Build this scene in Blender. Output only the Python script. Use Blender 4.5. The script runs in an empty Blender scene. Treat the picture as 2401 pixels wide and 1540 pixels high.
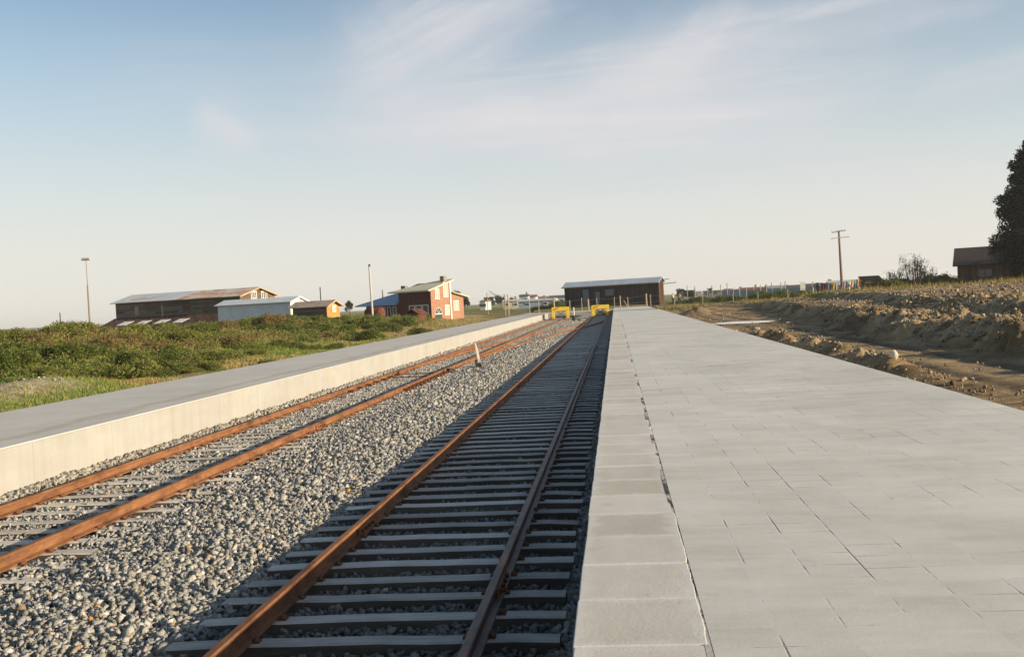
import bpy, bmesh, math, random
import numpy as np
from mathutils import Vector, Matrix, noise as mnoise
random.seed(7); RNG = np.random.default_rng(7)
R = math.radians
SC = bpy.context.scene
COL = SC.collection

# ------------------------------------------------------------------ camera model
W, H, F, RHO = 2401.0, 1540.0, 2450.0, R(3.0)
VPX, VPY, CH = 1442.0, 696.0, 2.39
cx, cy = W / 2, H / 2
yd = np.array([VPX - cx, VPY - cy, F]); yd /= np.linalg.norm(yd)
hd = np.array([math.cos(RHO), -math.sin(RHO), 0.0])
upv = np.cross(hd, yd); upv /= np.linalg.norm(upv)
if upv[1] > 0: upv = -upv
xd = np.cross(yd, upv)
if xd[0] < 0: xd = -xd
M = np.array([xd, yd, upv]); CAM = np.array([0, 0, CH])
def ray(u, v): return M @ np.array([u - cx, v - cy, F])
def at_y(u, v, y):
    d = ray(u, v); return CAM + d * (y / d[1])
def proj(p):
    d = M.T @ (np.array(p, float) - CAM); return cx + F * d[0] / d[2], cy + F * d[1] / d[2]
def along_to_u(p, d, u):
    """distance t so that p + t*d lies on the picture column u"""
    a = M.T @ (np.array(p, float) - CAM); b = M.T @ np.array(d, float); k = (u - cx) / F
    return (k * a[2] - a[0]) / (b[0] - k * b[2])

# ------------------------------------------------------------------ scene helpers
def tag(o, label=None, cat=None, group=None, kind=None):
    if label: o['label'] = label
    if cat: o['category'] = cat
    if group: o['group'] = group
    if kind: o['kind'] = kind
    return o
def empty(name, loc, rz=0.0, label=None, cat=None, group=None):
    o = bpy.data.objects.new(name, None); COL.objects.link(o)
    o.empty_display_size = 0.2; o.location = loc; o.rotation_euler = (0, 0, rz)
    return tag(o, label, cat, group)
def link_mesh(name, me, mat=None, parent=None, loc=(0, 0, 0), rz=0.0):
    o = bpy.data.objects.new(name, me); COL.objects.link(o)
    if mat is not None and not me.materials: me.materials.append(mat)
    o.location = loc; o.rotation_euler = (0, 0, rz)
    if parent is not None: o.parent = parent
    return o
def copy_tree(o, parent=None):
    c = o.copy(); COL.objects.link(c); c.parent = parent
    for ch in [x for x in SC.objects if x.parent == o]: copy_tree(ch, c)
    return c
class MB:
    """collects boxes, prisms, tubes and polygons and links them as one mesh object"""
    def __init__(s): s.v = []; s.f = []
    def poly(s, pts):
        b = len(s.v); s.v += [tuple(p) for p in pts]; s.f.append(tuple(range(b, b + len(pts)))); return s
    def hexa(s, p):
        b = len(s.v); s.v += [tuple(q) for q in p]
        for q in ((0, 3, 2, 1), (4, 5, 6, 7), (0, 1, 5, 4), (1, 2, 6, 5), (2, 3, 7, 6), (3, 0, 4, 7)):
            s.f.append(tuple(b + i for i in q))
        return s
    def box(s, x0, x1, y0, y1, z0, z1):
        return s.hexa([(x0, y0, z0), (x1, y0, z0), (x1, y1, z0), (x0, y1, z0), (x0, y0, z1), (x1, y0, z1), (x1, y1, z1), (x0, y1, z1)])
    def bar(s, a, b, w, h=None, up=(0, 0, 1)):
        a = Vector(a); b = Vector(b); h = w if h is None else h
        d = (b - a).normalized(); u = Vector(up)
        if abs(d.dot(u)) > .95: u = Vector((0, 1, 0))
        r = d.cross(u).normalized() * (w / 2); t = r.cross(d).normalized() * (h / 2)
        return s.hexa([a - r - t, a + r - t, b + r - t, b - r - t, a - r + t, a + r + t, b + r + t, b - r + t])
    def tube(s, pts, rad, n=8, cap=True):
        pts = [Vector(p) for p in pts]; rad = rad if hasattr(rad, '__len__') else [rad] * len(pts)
        b = len(s.v)
        for i, p in enumerate(pts):
            d = (pts[min(i + 1, len(pts) - 1)] - pts[max(i - 1, 0)]).normalized()
            u = Vector((0, 0, 1)) if abs(d.z) < .9 else Vector((1, 0, 0))
            r = d.cross(u).normalized(); t = r.cross(d)
            for k in range(n):
                a = 2 * math.pi * k / n; s.v.append(tuple(p + (r * math.cos(a) + t * math.sin(a)) * rad[i]))
        for i in range(len(pts) - 1):
            for k in range(n):
                s.f.append((b + i * n + k, b + i * n + (k + 1) % n, b + (i + 1) * n + (k + 1) % n, b + (i + 1) * n + k))
        if cap:
            s.f.append(tuple(b + k for k in range(n))[::-1]); s.f.append(tuple(b + (len(pts) - 1) * n + k for k in range(n)))
        return s
    def prism(s, prof, y0, y1):
        """profile of (x, z) swept along y"""
        b = len(s.v); n = len(prof)
        s.v += [(x, y0, z) for x, z in prof] + [(x, y1, z) for x, z in prof]
        s.f.append(tuple(b + i for i in range(n))); s.f.append(tuple(b + n + i for i in range(n))[::-1])
        for i in range(n):
            j = (i + 1) % n; s.f.append((b + i, b + n + i, b + n + j, b + j))
        return s
    def slab(s, a, b, c, d, t):
        """a thick plate whose TOP outline is a b c d"""
        n = (Vector(b) - Vector(a)).cross(Vector(d) - Vector(a)).normalized()
        if n.z < 0: n = -n
        top = [Vector(p) for p in (a, b, c, d)]; bot = [p - n * t for p in top]
        return s.hexa(bot + top)
    def mesh(s, name, bevel=0.0, smooth=False):
        me = bpy.data.meshes.new(name); me.from_pydata(s.v, [], s.f); me.update()
        bm = bmesh.new(); bm.from_mesh(me); bmesh.ops.recalc_face_normals(bm, faces=bm.faces)
        if bevel:
            bmesh.ops.bevel(bm, geom=list(bm.edges), offset=bevel, segments=2, profile=.6, affect='EDGES')
        bm.to_mesh(me); bm.free()
        if smooth:
            for p in me.polygons: p.use_smooth = True
        return me
    def build(s, name, mat, parent=None, loc=(0, 0, 0), rz=0.0, bevel=0.0, smooth=False):
        return link_mesh(name, s.mesh(name, bevel, smooth), mat, parent, loc, rz)
def np_mesh(name, verts, faces, cols=None, smooth=False):
    """faces: (n,3) or (n,4) array; cols: (nverts,3) linear colours"""
    me = bpy.data.meshes.new(name); k = faces.shape[1]
    me.vertices.add(len(verts)); me.vertices.foreach_set('co', np.ascontiguousarray(verts, np.float32).ravel())
    me.loops.add(faces.size); me.loops.foreach_set('vertex_index', np.ascontiguousarray(faces, np.int32).ravel())
    me.polygons.add(len(faces)); me.polygons.foreach_set('loop_start', np.arange(0, faces.size, k, dtype=np.int32))
    if smooth: me.polygons.foreach_set('use_smooth', np.ones(len(faces), bool))
    me.update(calc_edges=True); me.validate()
    if cols is not None:
        a = me.color_attributes.new('Col', 'FLOAT_COLOR', 'POINT')
        c = np.ones((len(verts), 4), np.float32); c[:, :3] = cols; a.data.foreach_set('color', c.ravel())
    return me

# ------------------------------------------------------------------ noise for terrain and scatter
def _hash(ix, iy, seed):
    h = (ix.astype(np.int64) * 374761393 + iy.astype(np.int64) * 668265263 + seed * 1442695041) & 0xffffffff
    h = ((h ^ (h >> 13)) * 1274126177) & 0xffffffff
    return ((h ^ (h >> 16)) & 0xffff) / 65535.0
def vnoise(x, y, seed=0):
    x = np.asarray(x, float); y = np.asarray(y, float); ix = np.floor(x); iy = np.floor(y); fx = x - ix; fy = y - iy
    fx = fx * fx * (3 - 2 * fx); fy = fy * fy * (3 - 2 * fy)
    a = _hash(ix, iy, seed); b = _hash(ix + 1, iy, seed); c = _hash(ix, iy + 1, seed); d = _hash(ix + 1, iy + 1, seed)
    return a + (b - a) * fx + (c - a) * fy + (a - b - c + d) * fx * fy
def fbm(x, y, seed=0, o=4):
    s = 0; a = .5
    for k in range(o): s = s + a * vnoise(x * 2 ** k + 7.3 * k, y * 2 ** k + 3.1 * k, seed + k); a *= .5
    return s / (1 - .5 ** o)
def sstep(t): t = np.clip(t, 0, 1); return t * t * (3 - 2 * t)
def gauss(t): return np.exp(-t * t)

# ------------------------------------------------------------------ materials
def newmat(name, rough=.85, metal=0.0, spec=.3):
    m = bpy.data.materials.new(name); m.use_nodes = True; nt = m.node_tree
    b = nt.nodes['Principled BSDF']; b.inputs['Roughness'].default_value = rough; b.inputs['Metallic'].default_value = metal
    b.inputs['Specular IOR Level'].default_value = spec
    return m, nt, b
def nd(nt, typ, **kw):
    n = nt.nodes.new(typ)
    for k, v in kw.items():
        if k.startswith('i_'):
            key = k[2:]; key = int(key) if key.isdigit() else key.replace('_', ' ')
            n.inputs[key].default_value = v
        else: setattr(n, k, v)
    return n
def coords(nt, mode='Object', scale=(1, 1, 1), rot=(0, 0, 0), loc=(0, 0, 0)):
    if mode == 'World': src = nd(nt, 'ShaderNodeNewGeometry').outputs['Position']
    else: src = nd(nt, 'ShaderNodeTexCoord').outputs[mode]
    mp = nd(nt, 'ShaderNodeMapping'); mp.inputs['Scale'].default_value = scale; mp.inputs['Rotation'].default_value = rot; mp.inputs['Location'].default_value = loc
    nt.links.new(src, mp.inputs['Vector']); return mp.outputs['Vector']
def noise(nt, vec, scale, detail=5, rough=.55, dist=0.0):
    n = nd(nt, 'ShaderNodeTexNoise'); n.inputs['Scale'].default_value = scale; n.inputs['Detail'].default_value = detail
    n.inputs['Roughness'].default_value = rough; n.inputs['Distortion'].default_value = dist
    nt.links.new(vec, n.inputs['Vector']); return n.outputs['Fac']
def ramp(nt, fac, stops):
    r = nd(nt, 'ShaderNodeValToRGB'); e = r.color_ramp.elements
    while len(e) < len(stops): e.new(.5)
    for el, (p, c) in zip(e, stops): el.position = p; el.color = (*c, 1) if hasattr(c, '__len__') else (c, c, c, 1)
    nt.links.new(fac, r.inputs['Fac']); return r.outputs['Color']
def mix(nt, a, b, fac, mode='MIX'):
    n = nd(nt, 'ShaderNodeMix', data_type='RGBA', blend_type=mode)
    for s, v in ((n.inputs[6], a), (n.inputs[7], b), (n.inputs[0], fac)):
        if isinstance(v, bpy.types.NodeSocket): nt.links.new(v, s)
        elif hasattr(v, '__len__'): s.default_value = (*v, 1)
        else: s.default_value = v
    return n.outputs[2]
def mth(nt, op, a, b=None, c=None, clamp=False):
    n = nd(nt, 'ShaderNodeMath', operation=op, use_clamp=clamp)
    for s, v in zip(n.inputs, (a, b, c)):
        if v is None: continue
        if isinstance(v, bpy.types.NodeSocket): nt.links.new(v, s)
        else: s.default_value = v
    return n.outputs[0]
def bump(nt, b, h, strength=.4, dist=.02):
    n = nd(nt, 'ShaderNodeBump'); n.inputs['Strength'].default_value = strength; n.inputs['Distance'].default_value = dist
    nt.links.new(h, n.inputs['Height']); nt.links.new(n.outputs['Normal'], b.inputs['Normal'])
def simple(name, stops, scale=3.0, stretch=(1, 1, 1), rough=.85, mode='Object', bscale=None, bstr=.3, bdist=.01, metal=0.0, spec=.3, vary=0.0, detail=6):
    """colour from noise through a ramp, with a bump; vary = per-object brightness change"""
    m, nt, b = newmat(name, rough, metal, spec)
    v = coords(nt, mode, stretch); f = noise(nt, v, scale, detail, .62); c = ramp(nt, f, stops)
    if vary:
        oi = nd(nt, 'ShaderNodeObjectInfo'); k = mth(nt, 'MULTIPLY_ADD', oi.outputs['Random'], 2 * vary, 1 - vary)
        cc = nd(nt, 'ShaderNodeCombineColor')
        for i in range(3): nt.links.new(k, cc.inputs[i])
        c = mix(nt, c, cc.outputs[0], 1.0, 'MULTIPLY')
    nt.links.new(c, b.inputs['Base Color'])
    bump(nt, b, noise(nt, v, bscale or scale * 4, 4), bstr, bdist)
    return m
def vcol(name, rough=.9, nscale=None, amt=.35, spec=.2, translucent=0.0):
    """base colour from the mesh's own colours, broken up by noise"""
    m, nt, b = newmat(name, rough, 0, spec)
    a = nd(nt, 'ShaderNodeVertexColor', layer_name='Col'); c = a.outputs['Color']
    if nscale:
        v = coords(nt, 'World'); f = noise(nt, v, nscale, 5, .65)
        c = mix(nt, c, ramp(nt, f, [(.25, 1 - amt), (.75, 1 + amt)]), 1.0, 'MULTIPLY')
        bump(nt, b, f, .5, .03)
    nt.links.new(c, b.inputs['Base Color'])
    if translucent:
        t = nd(nt, 'ShaderNodeBsdfTranslucent'); nt.links.new(c, t.inputs['Color'])
        mx = nd(nt, 'ShaderNodeMixShader'); mx.inputs[0].default_value = translucent
        out = nt.nodes['Material Output']
        nt.links.new(b.outputs[0], mx.inputs[1]); nt.links.new(t.outputs[0], mx.inputs[2]); nt.links.new(mx.outputs[0], out.inputs['Surface'])
    return m
def planks(name, dark, light, axis='Z', width=.2, rough=.9, patch=(.5, .5), grain=14, rot=0.0):
    """boards running along the local x (axis Z) or standing (axis X), each with its own tone"""
    m, nt, b = newmat(name, rough, 0, .15)
    tc = nd(nt, 'ShaderNodeTexCoord').outputs['Object']; sp = nd(nt, 'ShaderNodeSeparateXYZ'); nt.links.new(tc, sp.inputs[0])
    xy = mth(nt, 'ADD', sp.outputs['X'], sp.outputs['Y'])
    row = sp.outputs['Z'] if axis == 'Z' else xy; run = xy if axis == 'Z' else sp.outputs['Z']
    r = mth(nt, 'DIVIDE', row, width); idx = mth(nt, 'FLOOR', r); fr = mth(nt, 'FRACT', r)
    seg = mth(nt, 'FLOOR', mth(nt, 'ADD', mth(nt, 'DIVIDE', run, 3.1), mth(nt, 'MULTIPLY', idx, .37)))
    cv = nd(nt, 'ShaderNodeCombineXYZ'); nt.links.new(idx, cv.inputs[0]); nt.links.new(seg, cv.inputs[1])
    wn = nd(nt, 'ShaderNodeTexWhiteNoise', noise_dimensions='3D'); nt.links.new(cv.outputs[0], wn.inputs['Vector'])
    st = (.6, .6, 12) if axis == 'Z' else (12, 12, .6)
    g = noise(nt, coords(nt, 'Object', st), grain / 10, 6, .6); big = noise(nt, coords(nt, 'Object'), .55, 3)
    t = mth(nt, 'ADD', mth(nt, 'MULTIPLY', wn.outputs['Value'], .5), mth(nt, 'ADD', mth(nt, 'MULTIPLY', g, .35), mth(nt, 'MULTIPLY', big, .35)))
    c = ramp(nt, t, [(.2, dark), (.95, light)])
    gap = mth(nt, 'LESS_THAN', fr, .07)
    c = mix(nt, c, tuple(x * .25 for x in dark), gap)
    nt.links.new(c, b.inputs['Base Color'])
    bump(nt, b, mth(nt, 'SUBTRACT', mth(nt, 'ADD', wn.outputs['Value'], g), mth(nt, 'MULTIPLY', gap, 2.0)), .6, .015)
    return m
def sheet_metal(name, stops, scale=.7, rough=.45, pitch=.12, axis='X', metal=.0, spec=.5, stretch=(1, 1, .2)):
    """corrugated iron: ribs across the local axis, weathering from noise"""
    m, nt, b = newmat(name, rough, metal, spec)
    f = noise(nt, coords(nt, 'Object', stretch), scale, 6, .62, .4); nt.links.new(ramp(nt, f, stops), b.inputs['Base Color'])
    sp = nd(nt, 'ShaderNodeSeparateXYZ'); nt.links.new(nd(nt, 'ShaderNodeTexCoord').outputs['Object'], sp.inputs[0])
    src = sp.outputs[axis] if len(axis) == 1 else mth(nt, 'ADD', sp.outputs['X'], sp.outputs['Y'])
    s = mth(nt, 'SINE', mth(nt, 'MULTIPLY', src, 2 * math.pi / pitch)); bump(nt, b, s, .5, .03)
    return m
HAZE = .0002
EXPO = 0.8
SKYLOW, SKYHIGH = (5.5, 5.3, 4.98), (4.35, 4.75, 4.9)
SKYCLOUD = (4.9, 4.75, 4.85)
# ------------------------------------------------------------------ camera, sun, sky
cam = bpy.data.cameras.new('camera'); cam.sensor_width = 36; cam.lens = F / W * 36; cam.clip_start = .1; cam.clip_end = 20000
co = bpy.data.objects.new('camera', cam); COL.objects.link(co); SC.camera = co
ri, dn, fw = M[:, 0], M[:, 1], M[:, 2]
co.matrix_world = Matrix(((ri[0], -dn[0], -fw[0], 0), (ri[1], -dn[1], -fw[1], 0), (ri[2], -dn[2], -fw[2], CH), (0, 0, 0, 1)))
SUN_EL = R(13.6); SUN_AZ = R(90 + 15)            # clockwise from the track direction (+Y)
sd = Vector((math.sin(SUN_AZ) * math.cos(SUN_EL), math.cos(SUN_AZ) * math.cos(SUN_EL), math.sin(SUN_EL)))
sl = bpy.data.lights.new('sun', 'SUN'); sl.energy = 5.0; sl.angle = R(.55); sl.color = (1, .83, .60)
so = bpy.data.objects.new('sun', sl); COL.objects.link(so); so.rotation_euler = (-sd).to_track_quat('-Z', 'Y').to_euler(); so.location = (60, -20, 40)

wd = bpy.data.worlds.new('World'); SC.world = wd; wd.use_nodes = True; nt = wd.node_tree
bg = nt.nodes['Background']; bg.inputs['Strength'].default_value = .0885
sky = nd(nt, 'ShaderNodeTexSky', sky_type='NISHITA', sun_disc=False, sun_elevation=SUN_EL, sun_rotation=SUN_AZ, altitude=0, air_density=1.0, dust_density=.9, ozone_density=1.5)
gen = nd(nt, 'ShaderNodeTexCoord').outputs['Generated']; sx = nd(nt, 'ShaderNodeSeparateXYZ'); nt.links.new(gen, sx.inputs[0])
az = mth(nt, 'ARCTAN2', sx.outputs['X'], sx.outputs['Y']); el = mth(nt, 'ARCSINE', sx.outputs['Z'])
def azel(u, v):
    d = ray(u, v); d /= np.linalg.norm(d); return math.atan2(d[0], d[1]), math.asin(d[2])
def streak(p0, p1, wid, ends=.12, amt=1.0, seed=0.0, nsc=15.0, squash=.12, lo=.36, hi=.66):
    """one band of cirrus between two directions of the sky, broken into fibres along its length"""
    (a0, e0), (a1, e1) = azel(*p0), azel(*p1); L = math.hypot(a1 - a0, e1 - e0); th = math.atan2(e1 - e0, a1 - a0)
    da = mth(nt, 'SUBTRACT', az, a0); de = mth(nt, 'SUBTRACT', el, e0)
    u = mth(nt, 'ADD', mth(nt, 'MULTIPLY', da, math.cos(th)), mth(nt, 'MULTIPLY', de, math.sin(th)))
    v = mth(nt, 'SUBTRACT', mth(nt, 'MULTIPLY', de, math.cos(th)), mth(nt, 'MULTIPLY', da, math.sin(th)))
    cv = nd(nt, 'ShaderNodeCombineXYZ'); nt.links.new(mth(nt, 'MULTIPLY', u, squash), cv.inputs[0]); nt.links.new(v, cv.inputs[1]); cv.inputs[2].default_value = seed
    nz = noise(nt, cv.outputs[0], nsc, 7, .62, .9)
    cv2 = nd(nt, 'ShaderNodeCombineXYZ'); nt.links.new(u, cv2.inputs[0]); nt.links.new(v, cv2.inputs[1]); cv2.inputs[2].default_value = seed + 5
    nb = noise(nt, cv2.outputs[0], nsc * .8, 3, .5)
    vv = mth(nt, 'ADD', v, mth(nt, 'MULTIPLY', mth(nt, 'SUBTRACT', nb, .5), wid * 1.6))
    g = mth(nt, 'POWER', 2.718, mth(nt, 'MULTIPLY', -1, mth(nt, 'POWER', mth(nt, 'ABSOLUTE', mth(nt, 'DIVIDE', vv, wid)), 2.0)))
    mr = nd(nt, 'ShaderNodeMapRange', interpolation_type='SMOOTHSTEP'); nt.links.new(u, mr.inputs[0]); mr.inputs[1].default_value = -ends * L; mr.inputs[2].default_value = ends * L
    mr2 = nd(nt, 'ShaderNodeMapRange', interpolation_type='SMOOTHSTEP'); nt.links.new(u, mr2.inputs[0]); mr2.inputs[1].default_value = L * (1 + ends); mr2.inputs[2].default_value = L * (1 - ends)
    t = nd(nt, 'ShaderNodeMapRange', interpolation_type='SMOOTHSTEP'); nt.links.new(nz, t.inputs[0]); t.inputs[1].default_value = lo; t.inputs[2].default_value = hi
    body = mth(nt, 'MULTIPLY_ADD', t.outputs[0], .75, .25)
    return mth(nt, 'MULTIPLY', mth(nt, 'MULTIPLY', mth(nt, 'MULTIPLY', g, mr.outputs[0]), mth(nt, 'MULTIPLY', mr2.outputs[0], body)), amt)
STREAKS = [((1430, 180), (2330, -60), .024, .18, 1.0, 1.0), ((1450, 210), (2150, 60), .042, .35, .65, 11.0), ((1640, 120), (1740, 0), .013, .3, .7, 9.0), ((1560, 150), (1660, 20), .012, .3, .35, 19.0), ((840, 190), (1240, -50), .050, .25, .65, 2.0), ((980, 110), (1300, -60), .022, .3, .55, 12.0), ((840, 30), (960, 200), .03, .35, .45, 21.0),
           ((465, 262), (600, 325), .014, .25, .55, 13.0), ((480, 298), (1050, 285), .020, .15, .5, 3.0), ((850, 285), (1900, 275), .030, .25, .9, 4.0), ((900, 230), (1750, 150), .06, .3, .85, 5.0), ((1500, 265), (2000, 240), .02, .3, .4, 15.0),
           ((1350, 350), (2150, 335), .010, .3, .4, 6.0), ((1700, 430), (2300, 400), .016, .3, .3, 16.0), ((2150, 230), (2500, 130), .014, .3, .5, 7.0), ((250, 180), (900, 130), .04, .3, .16, 8.0)]
dens = None
for s in STREAKS:
    d = streak(*s[:2], s[2], s[3], s[4], s[5]); dens = d if dens is None else mth(nt, 'SUBTRACT', mth(nt, 'ADD', dens, d), mth(nt, 'MULTIPLY', dens, d))
# thin high veil that thickens towards the horizon
vl = nd(nt, 'ShaderNodeMapRange', interpolation_type='SMOOTHSTEP'); nt.links.new(el, vl.inputs[0]); vl.inputs[1].default_value = .33; vl.inputs[2].default_value = .06
veil = mth(nt, 'MULTIPLY', vl.outputs[0], .84)
vc = nd(nt, 'ShaderNodeMapRange', interpolation_type='SMOOTHSTEP'); nt.links.new(el, vc.inputs[0]); vc.inputs[1].default_value = .01; vc.inputs[2].default_value = .21
cc = mix(nt, sky.outputs[0], mix(nt, SKYLOW, SKYHIGH, vc.outputs[0]), veil)
cc = mix(nt, cc, SKYCLOUD, mth(nt, 'MINIMUM', dens, .9))
nt.links.new(cc, bg.inputs['Color'])
SC.view_settings.view_transform = 'Standard'; SC.view_settings.look = 'None'; SC.view_settings.gamma = 1; SC.view_settings.exposure = EXPO
SC.cycles.max_bounces = 6; SC.cycles.diffuse_bounces = 3; SC.cycles.use_denoising = True

# ------------------------------------------------------------------ terrain
XR, XL, XLB, YEND, YTRK = -.28, -8.68, -12.35, 160.0, 135.7   # platform faces, back of the left platform, ends
TOPR, TOPL = .75, .72
XRB = 4.87
def cut_s(x, y):
    """distance right of the foot of the cut bank"""
    return x - 8.35 - .055 * np.maximum(y - 24, 0) - 1.5 * (fbm(y * .075, y * 0, 11, 3) - .5) * 2 - 1.3 * (fbm(y * .42, x * .12, 13, 3) - .5) * 2
def ground_z(x, y):
    x = np.asarray(x, float); y = np.asarray(y, float)
    far = sstep((y - 140) / 60)
    # right: works ground with a vehicle track, a windrow, and a cut bank up to a gravel plateau
    c = cut_s(x, y); n1 = fbm(x * .55, y * .28, 21, 4); n2 = fbm(x * 1.7, y * 1.1, 31, 4); n3 = fbm(x * 5, y * 4, 41, 3)
    fall = (1 - .80 * sstep((y - 98) / 34)) * sstep((y - 6) / 8)
    t2 = c - 5.2 - 2.4 * (fbm(y * .12, x * .05, 15, 3) - .5) * 2
    z = .52 + (.64 * sstep(c / 1.5) + .40 * sstep((y - 22) / 50) * sstep(c / 6) + .08 * sstep((c - 2) / 10) + .12 * sstep((x - 24) / 14) + .20 * sstep(t2 / 1.0) - .22 * gauss((t2 + .8) / .7)) * fall
    rough = sstep((c + .1) / 1.0) * (1 - far) * (1 - .6 * sstep((y - 45) / 45)) * (.30 + .95 * sstep((fbm(x * .16, y * .075, 27, 3) - .40) / .18))
    bil = np.abs(2 * fbm(x * .8, y * .55, 23, 4) - 1); bil2 = np.abs(2 * fbm(x * 2.6, y * 2.0, 33, 3) - 1)
    z = z + rough * ((n1 - .5) * .40 + (bil - .25) * .30 + (bil2 - .25) * .22 + (n3 - .5) * .24 + (fbm(x * 10, y * 9, 46, 2) - .5) * .09)
    z = z + gauss((x - 5.75 - .3 * (n1 - .5)) / .45) * .34 * sstep((n2 - .2) / .4) * sstep((y - 19) / 4) * (1 - sstep((y - 41) / 6))
    z = z + (n3 - .5) * .05 + (n2 - .5) * .08 * sstep((x - 5) / .8) - .04 * gauss((x - 6.6) / .22) - .04 * gauss((x - 8.0) / .22)
    z = z + .75 * np.clip(1 - np.hypot((x - 7.0) / 2.1, (y - 90) / 2.6), 0, 1) ** 1.2
    z = z + gauss((x - 9) / 3.2) * gauss((y - 112) / 6) * .35 + .3 * sstep((y - 118) / 16) * (1 - far)
    pud = np.clip(gauss((x - 7.2) / 1.5) * gauss((y - 62) / 2.6) + gauss((x - 9.5) / .9) * gauss((y - 58) / 2), 0, 1)
    z = z * (1 - pud) + .5 * pud
    zr = z * (1 - far) + .85 * far
    # left: rough grassy bank behind the platform
    lx = XLB - x
    m1 = fbm(x * .16, y * .11, 71, 4); m2 = fbm(x * .8, y * .6, 81, 4)
    zl = .58 + 1.02 * sstep((lx - 1.8) / 12.5) * (1 - .28 * sstep((y - 78) / 45)) + (m1 - .5) * .75 * sstep((lx - 1.5) / 5) + (m2 - .5) * .28 * sstep(lx / 1.5)
    zl = zl + .42 * gauss((lx - 2.7) / 1.3) * gauss((y - 25) / 4) - .8 * sstep((lx - 24) / 25)
    zl = zl * (1 - far) + .85 * far
    t = sstep((x + 6) / 8)
    zz = zl * (1 - t) + zr * t
    end = .95 + (m2 - .5) * .3
    inpl = (x > XLB - .2) & (x < XRB + .2)
    zz = np.where(inpl, np.where(y < YEND + .5, -.35, end), zz)
    return zz
def gz(x, y): return float(ground_z(np.array([x]), np.array([y]))[0])
def lines(*segs):
    out = []
    for a, b, s in segs: out += list(np.arange(a, b, s))
    return np.array(out)
gx = np.concatenate([-np.geomspace(3500, 62, 26), lines((-60, -34, 1.0), (-34, -12.6, .25), (-12.6, -12.3, .1), (-12.3, 4.7, 1.4), (4.7, 5.0, .1), (5.0, 19, .11), (19, 34, .26), (34, 66, 1.2)), np.geomspace(68, 3500, 26)])
gy = np.concatenate([lines((-40, 10, 5), (10, 48, .14), (48, 100, .34), (100, 170, .8), (170, 300, 6)), np.geomspace(310, 6000, 24)])
GX, GY = np.meshgrid(gx, gy); GZ = ground_z(GX, GY)
nx, ny = len(gx), len(gy)
vid = np.arange(nx * ny).reshape(ny, nx)
qf = np.stack([vid[:-1, :-1], vid[:-1, 1:], vid[1:, 1:], vid[1:, :-1]], -1).reshape(-1, 4)
def lerp(a, b, t): return a + (b - a) * np.asarray(t)[..., None]
def ground_col(x, y, z):
    """soil, gravel, grass and field colours laid out over the land"""
    c = np.zeros(x.shape + (3,)); n = fbm(x * .7, y * .5, 91, 4); n2 = fbm(x * 2.3, y * 2.0, 101, 4); n3 = fbm(x * .12, y * .08, 111, 3)
    soil = lerp(np.array([.15, .098, .048]), np.array([.36, .255, .135]), sstep((n - .3) / .4)); grav = lerp(np.array([.17, .115, .058]), np.array([.48, .35, .195]), sstep((n2 - .3) / .4))
    right = lerp(soil, grav, sstep(cut_s(x, y) / 1.5) * .8 + .2 * n)
    road = gauss((x - 7.3) / 1.1); right = lerp(right, np.array([.30, .22, .125]), road * .75)
    wet = gauss((x - 6.6) / .3) + gauss((x - 8.1) / .3) + gauss((y - 60) / 7) * gauss((x - 8) / 3.0); right = lerp(right, np.array([.085, .062, .04]), np.clip(wet, 0, 1) * sstep((n - .3) / .3) * .8)
    dry = np.array([.30, .215, .085]); grn = np.array([.085, .12, .025])
    gcr = sstep((x - 13) / 6) * sstep((y - 72) / 18) * (1 - sstep((y - 160) / 20)); right = lerp(right, lerp(dry, grn, sstep((n2 - .42) / .2)), np.clip(gcr, 0, 1) * .9)
    right = lerp(right, lerp(dry, grn, .5), sstep((n - .5) / .15) * gauss((y - 125) / 20) * .7)
    lx = XLB - x
    grass = lerp(np.array([.10, .145, .03]), np.array([.21, .24, .055]), sstep((n2 - .35) / .3)); earth = lerp(np.array([.20, .125, .065]), np.array([.34, .25, .15]), n2)
    left = lerp(grass, earth, sstep((n - .5) / .14) * .75); left = lerp(left, dry, sstep((n3 - .52) / .1) * .6 * sstep((lx - 4) / 5))
    left = lerp(left, lerp(np.array([.30, .24, .16]), np.array([.42, .35, .25]), n2), np.clip(gauss((lx - 2.7) / 1.2) * gauss((y - 25) / 4), 0, 1))
    left = lerp(left, lerp(np.array([.33, .26, .14]), np.array([.20, .17, .07]), sstep((n - .4) / .2)), sstep((y - 48) / 26) * (1 - sstep((lx - 15) / 12)) * .9)
    left = lerp(left, np.array([.34, .28, .19]), (1 - sstep(lx / .9)) * sstep((n2 - .35) / .2) * .8)
    t = sstep((x + 6) / 8); c = lerp(left, right, t)
    mid = lerp(np.array([.25, .17, .08]), np.array([.11, .13, .035]), n); c = lerp(c, mid, sstep((y - 138) / 8))
    field = lerp(np.array([.12, .15, .045]), np.array([.33, .27, .11]), sstep((fbm(x * .02, y * .012, 121, 3) - .35) / .3)); c = lerp(c, field, sstep((y - 172) / 20))
    return c
m_ground = vcol('ground_soil', .95, 2.6, .45, .1)
def dense_bump(m):
    nt = m.node_tree; b = nt.nodes['Principled BSDF']; v = coords(nt, 'World')
    h = mth(nt, 'ADD', noise(nt, v, 9, 6, .7), mth(nt, 'MULTIPLY', noise(nt, v, 34, 3, .6), .5)); bump(nt, b, h, .9, .06)
dense_bump(m_ground)
gme = np_mesh('ground', np.stack([GX, GY, GZ], -1).reshape(-1, 3), qf, ground_col(GX, GY, GZ).reshape(-1, 3), True)
tag(link_mesh('ground', gme, m_ground), kind='structure')
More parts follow.
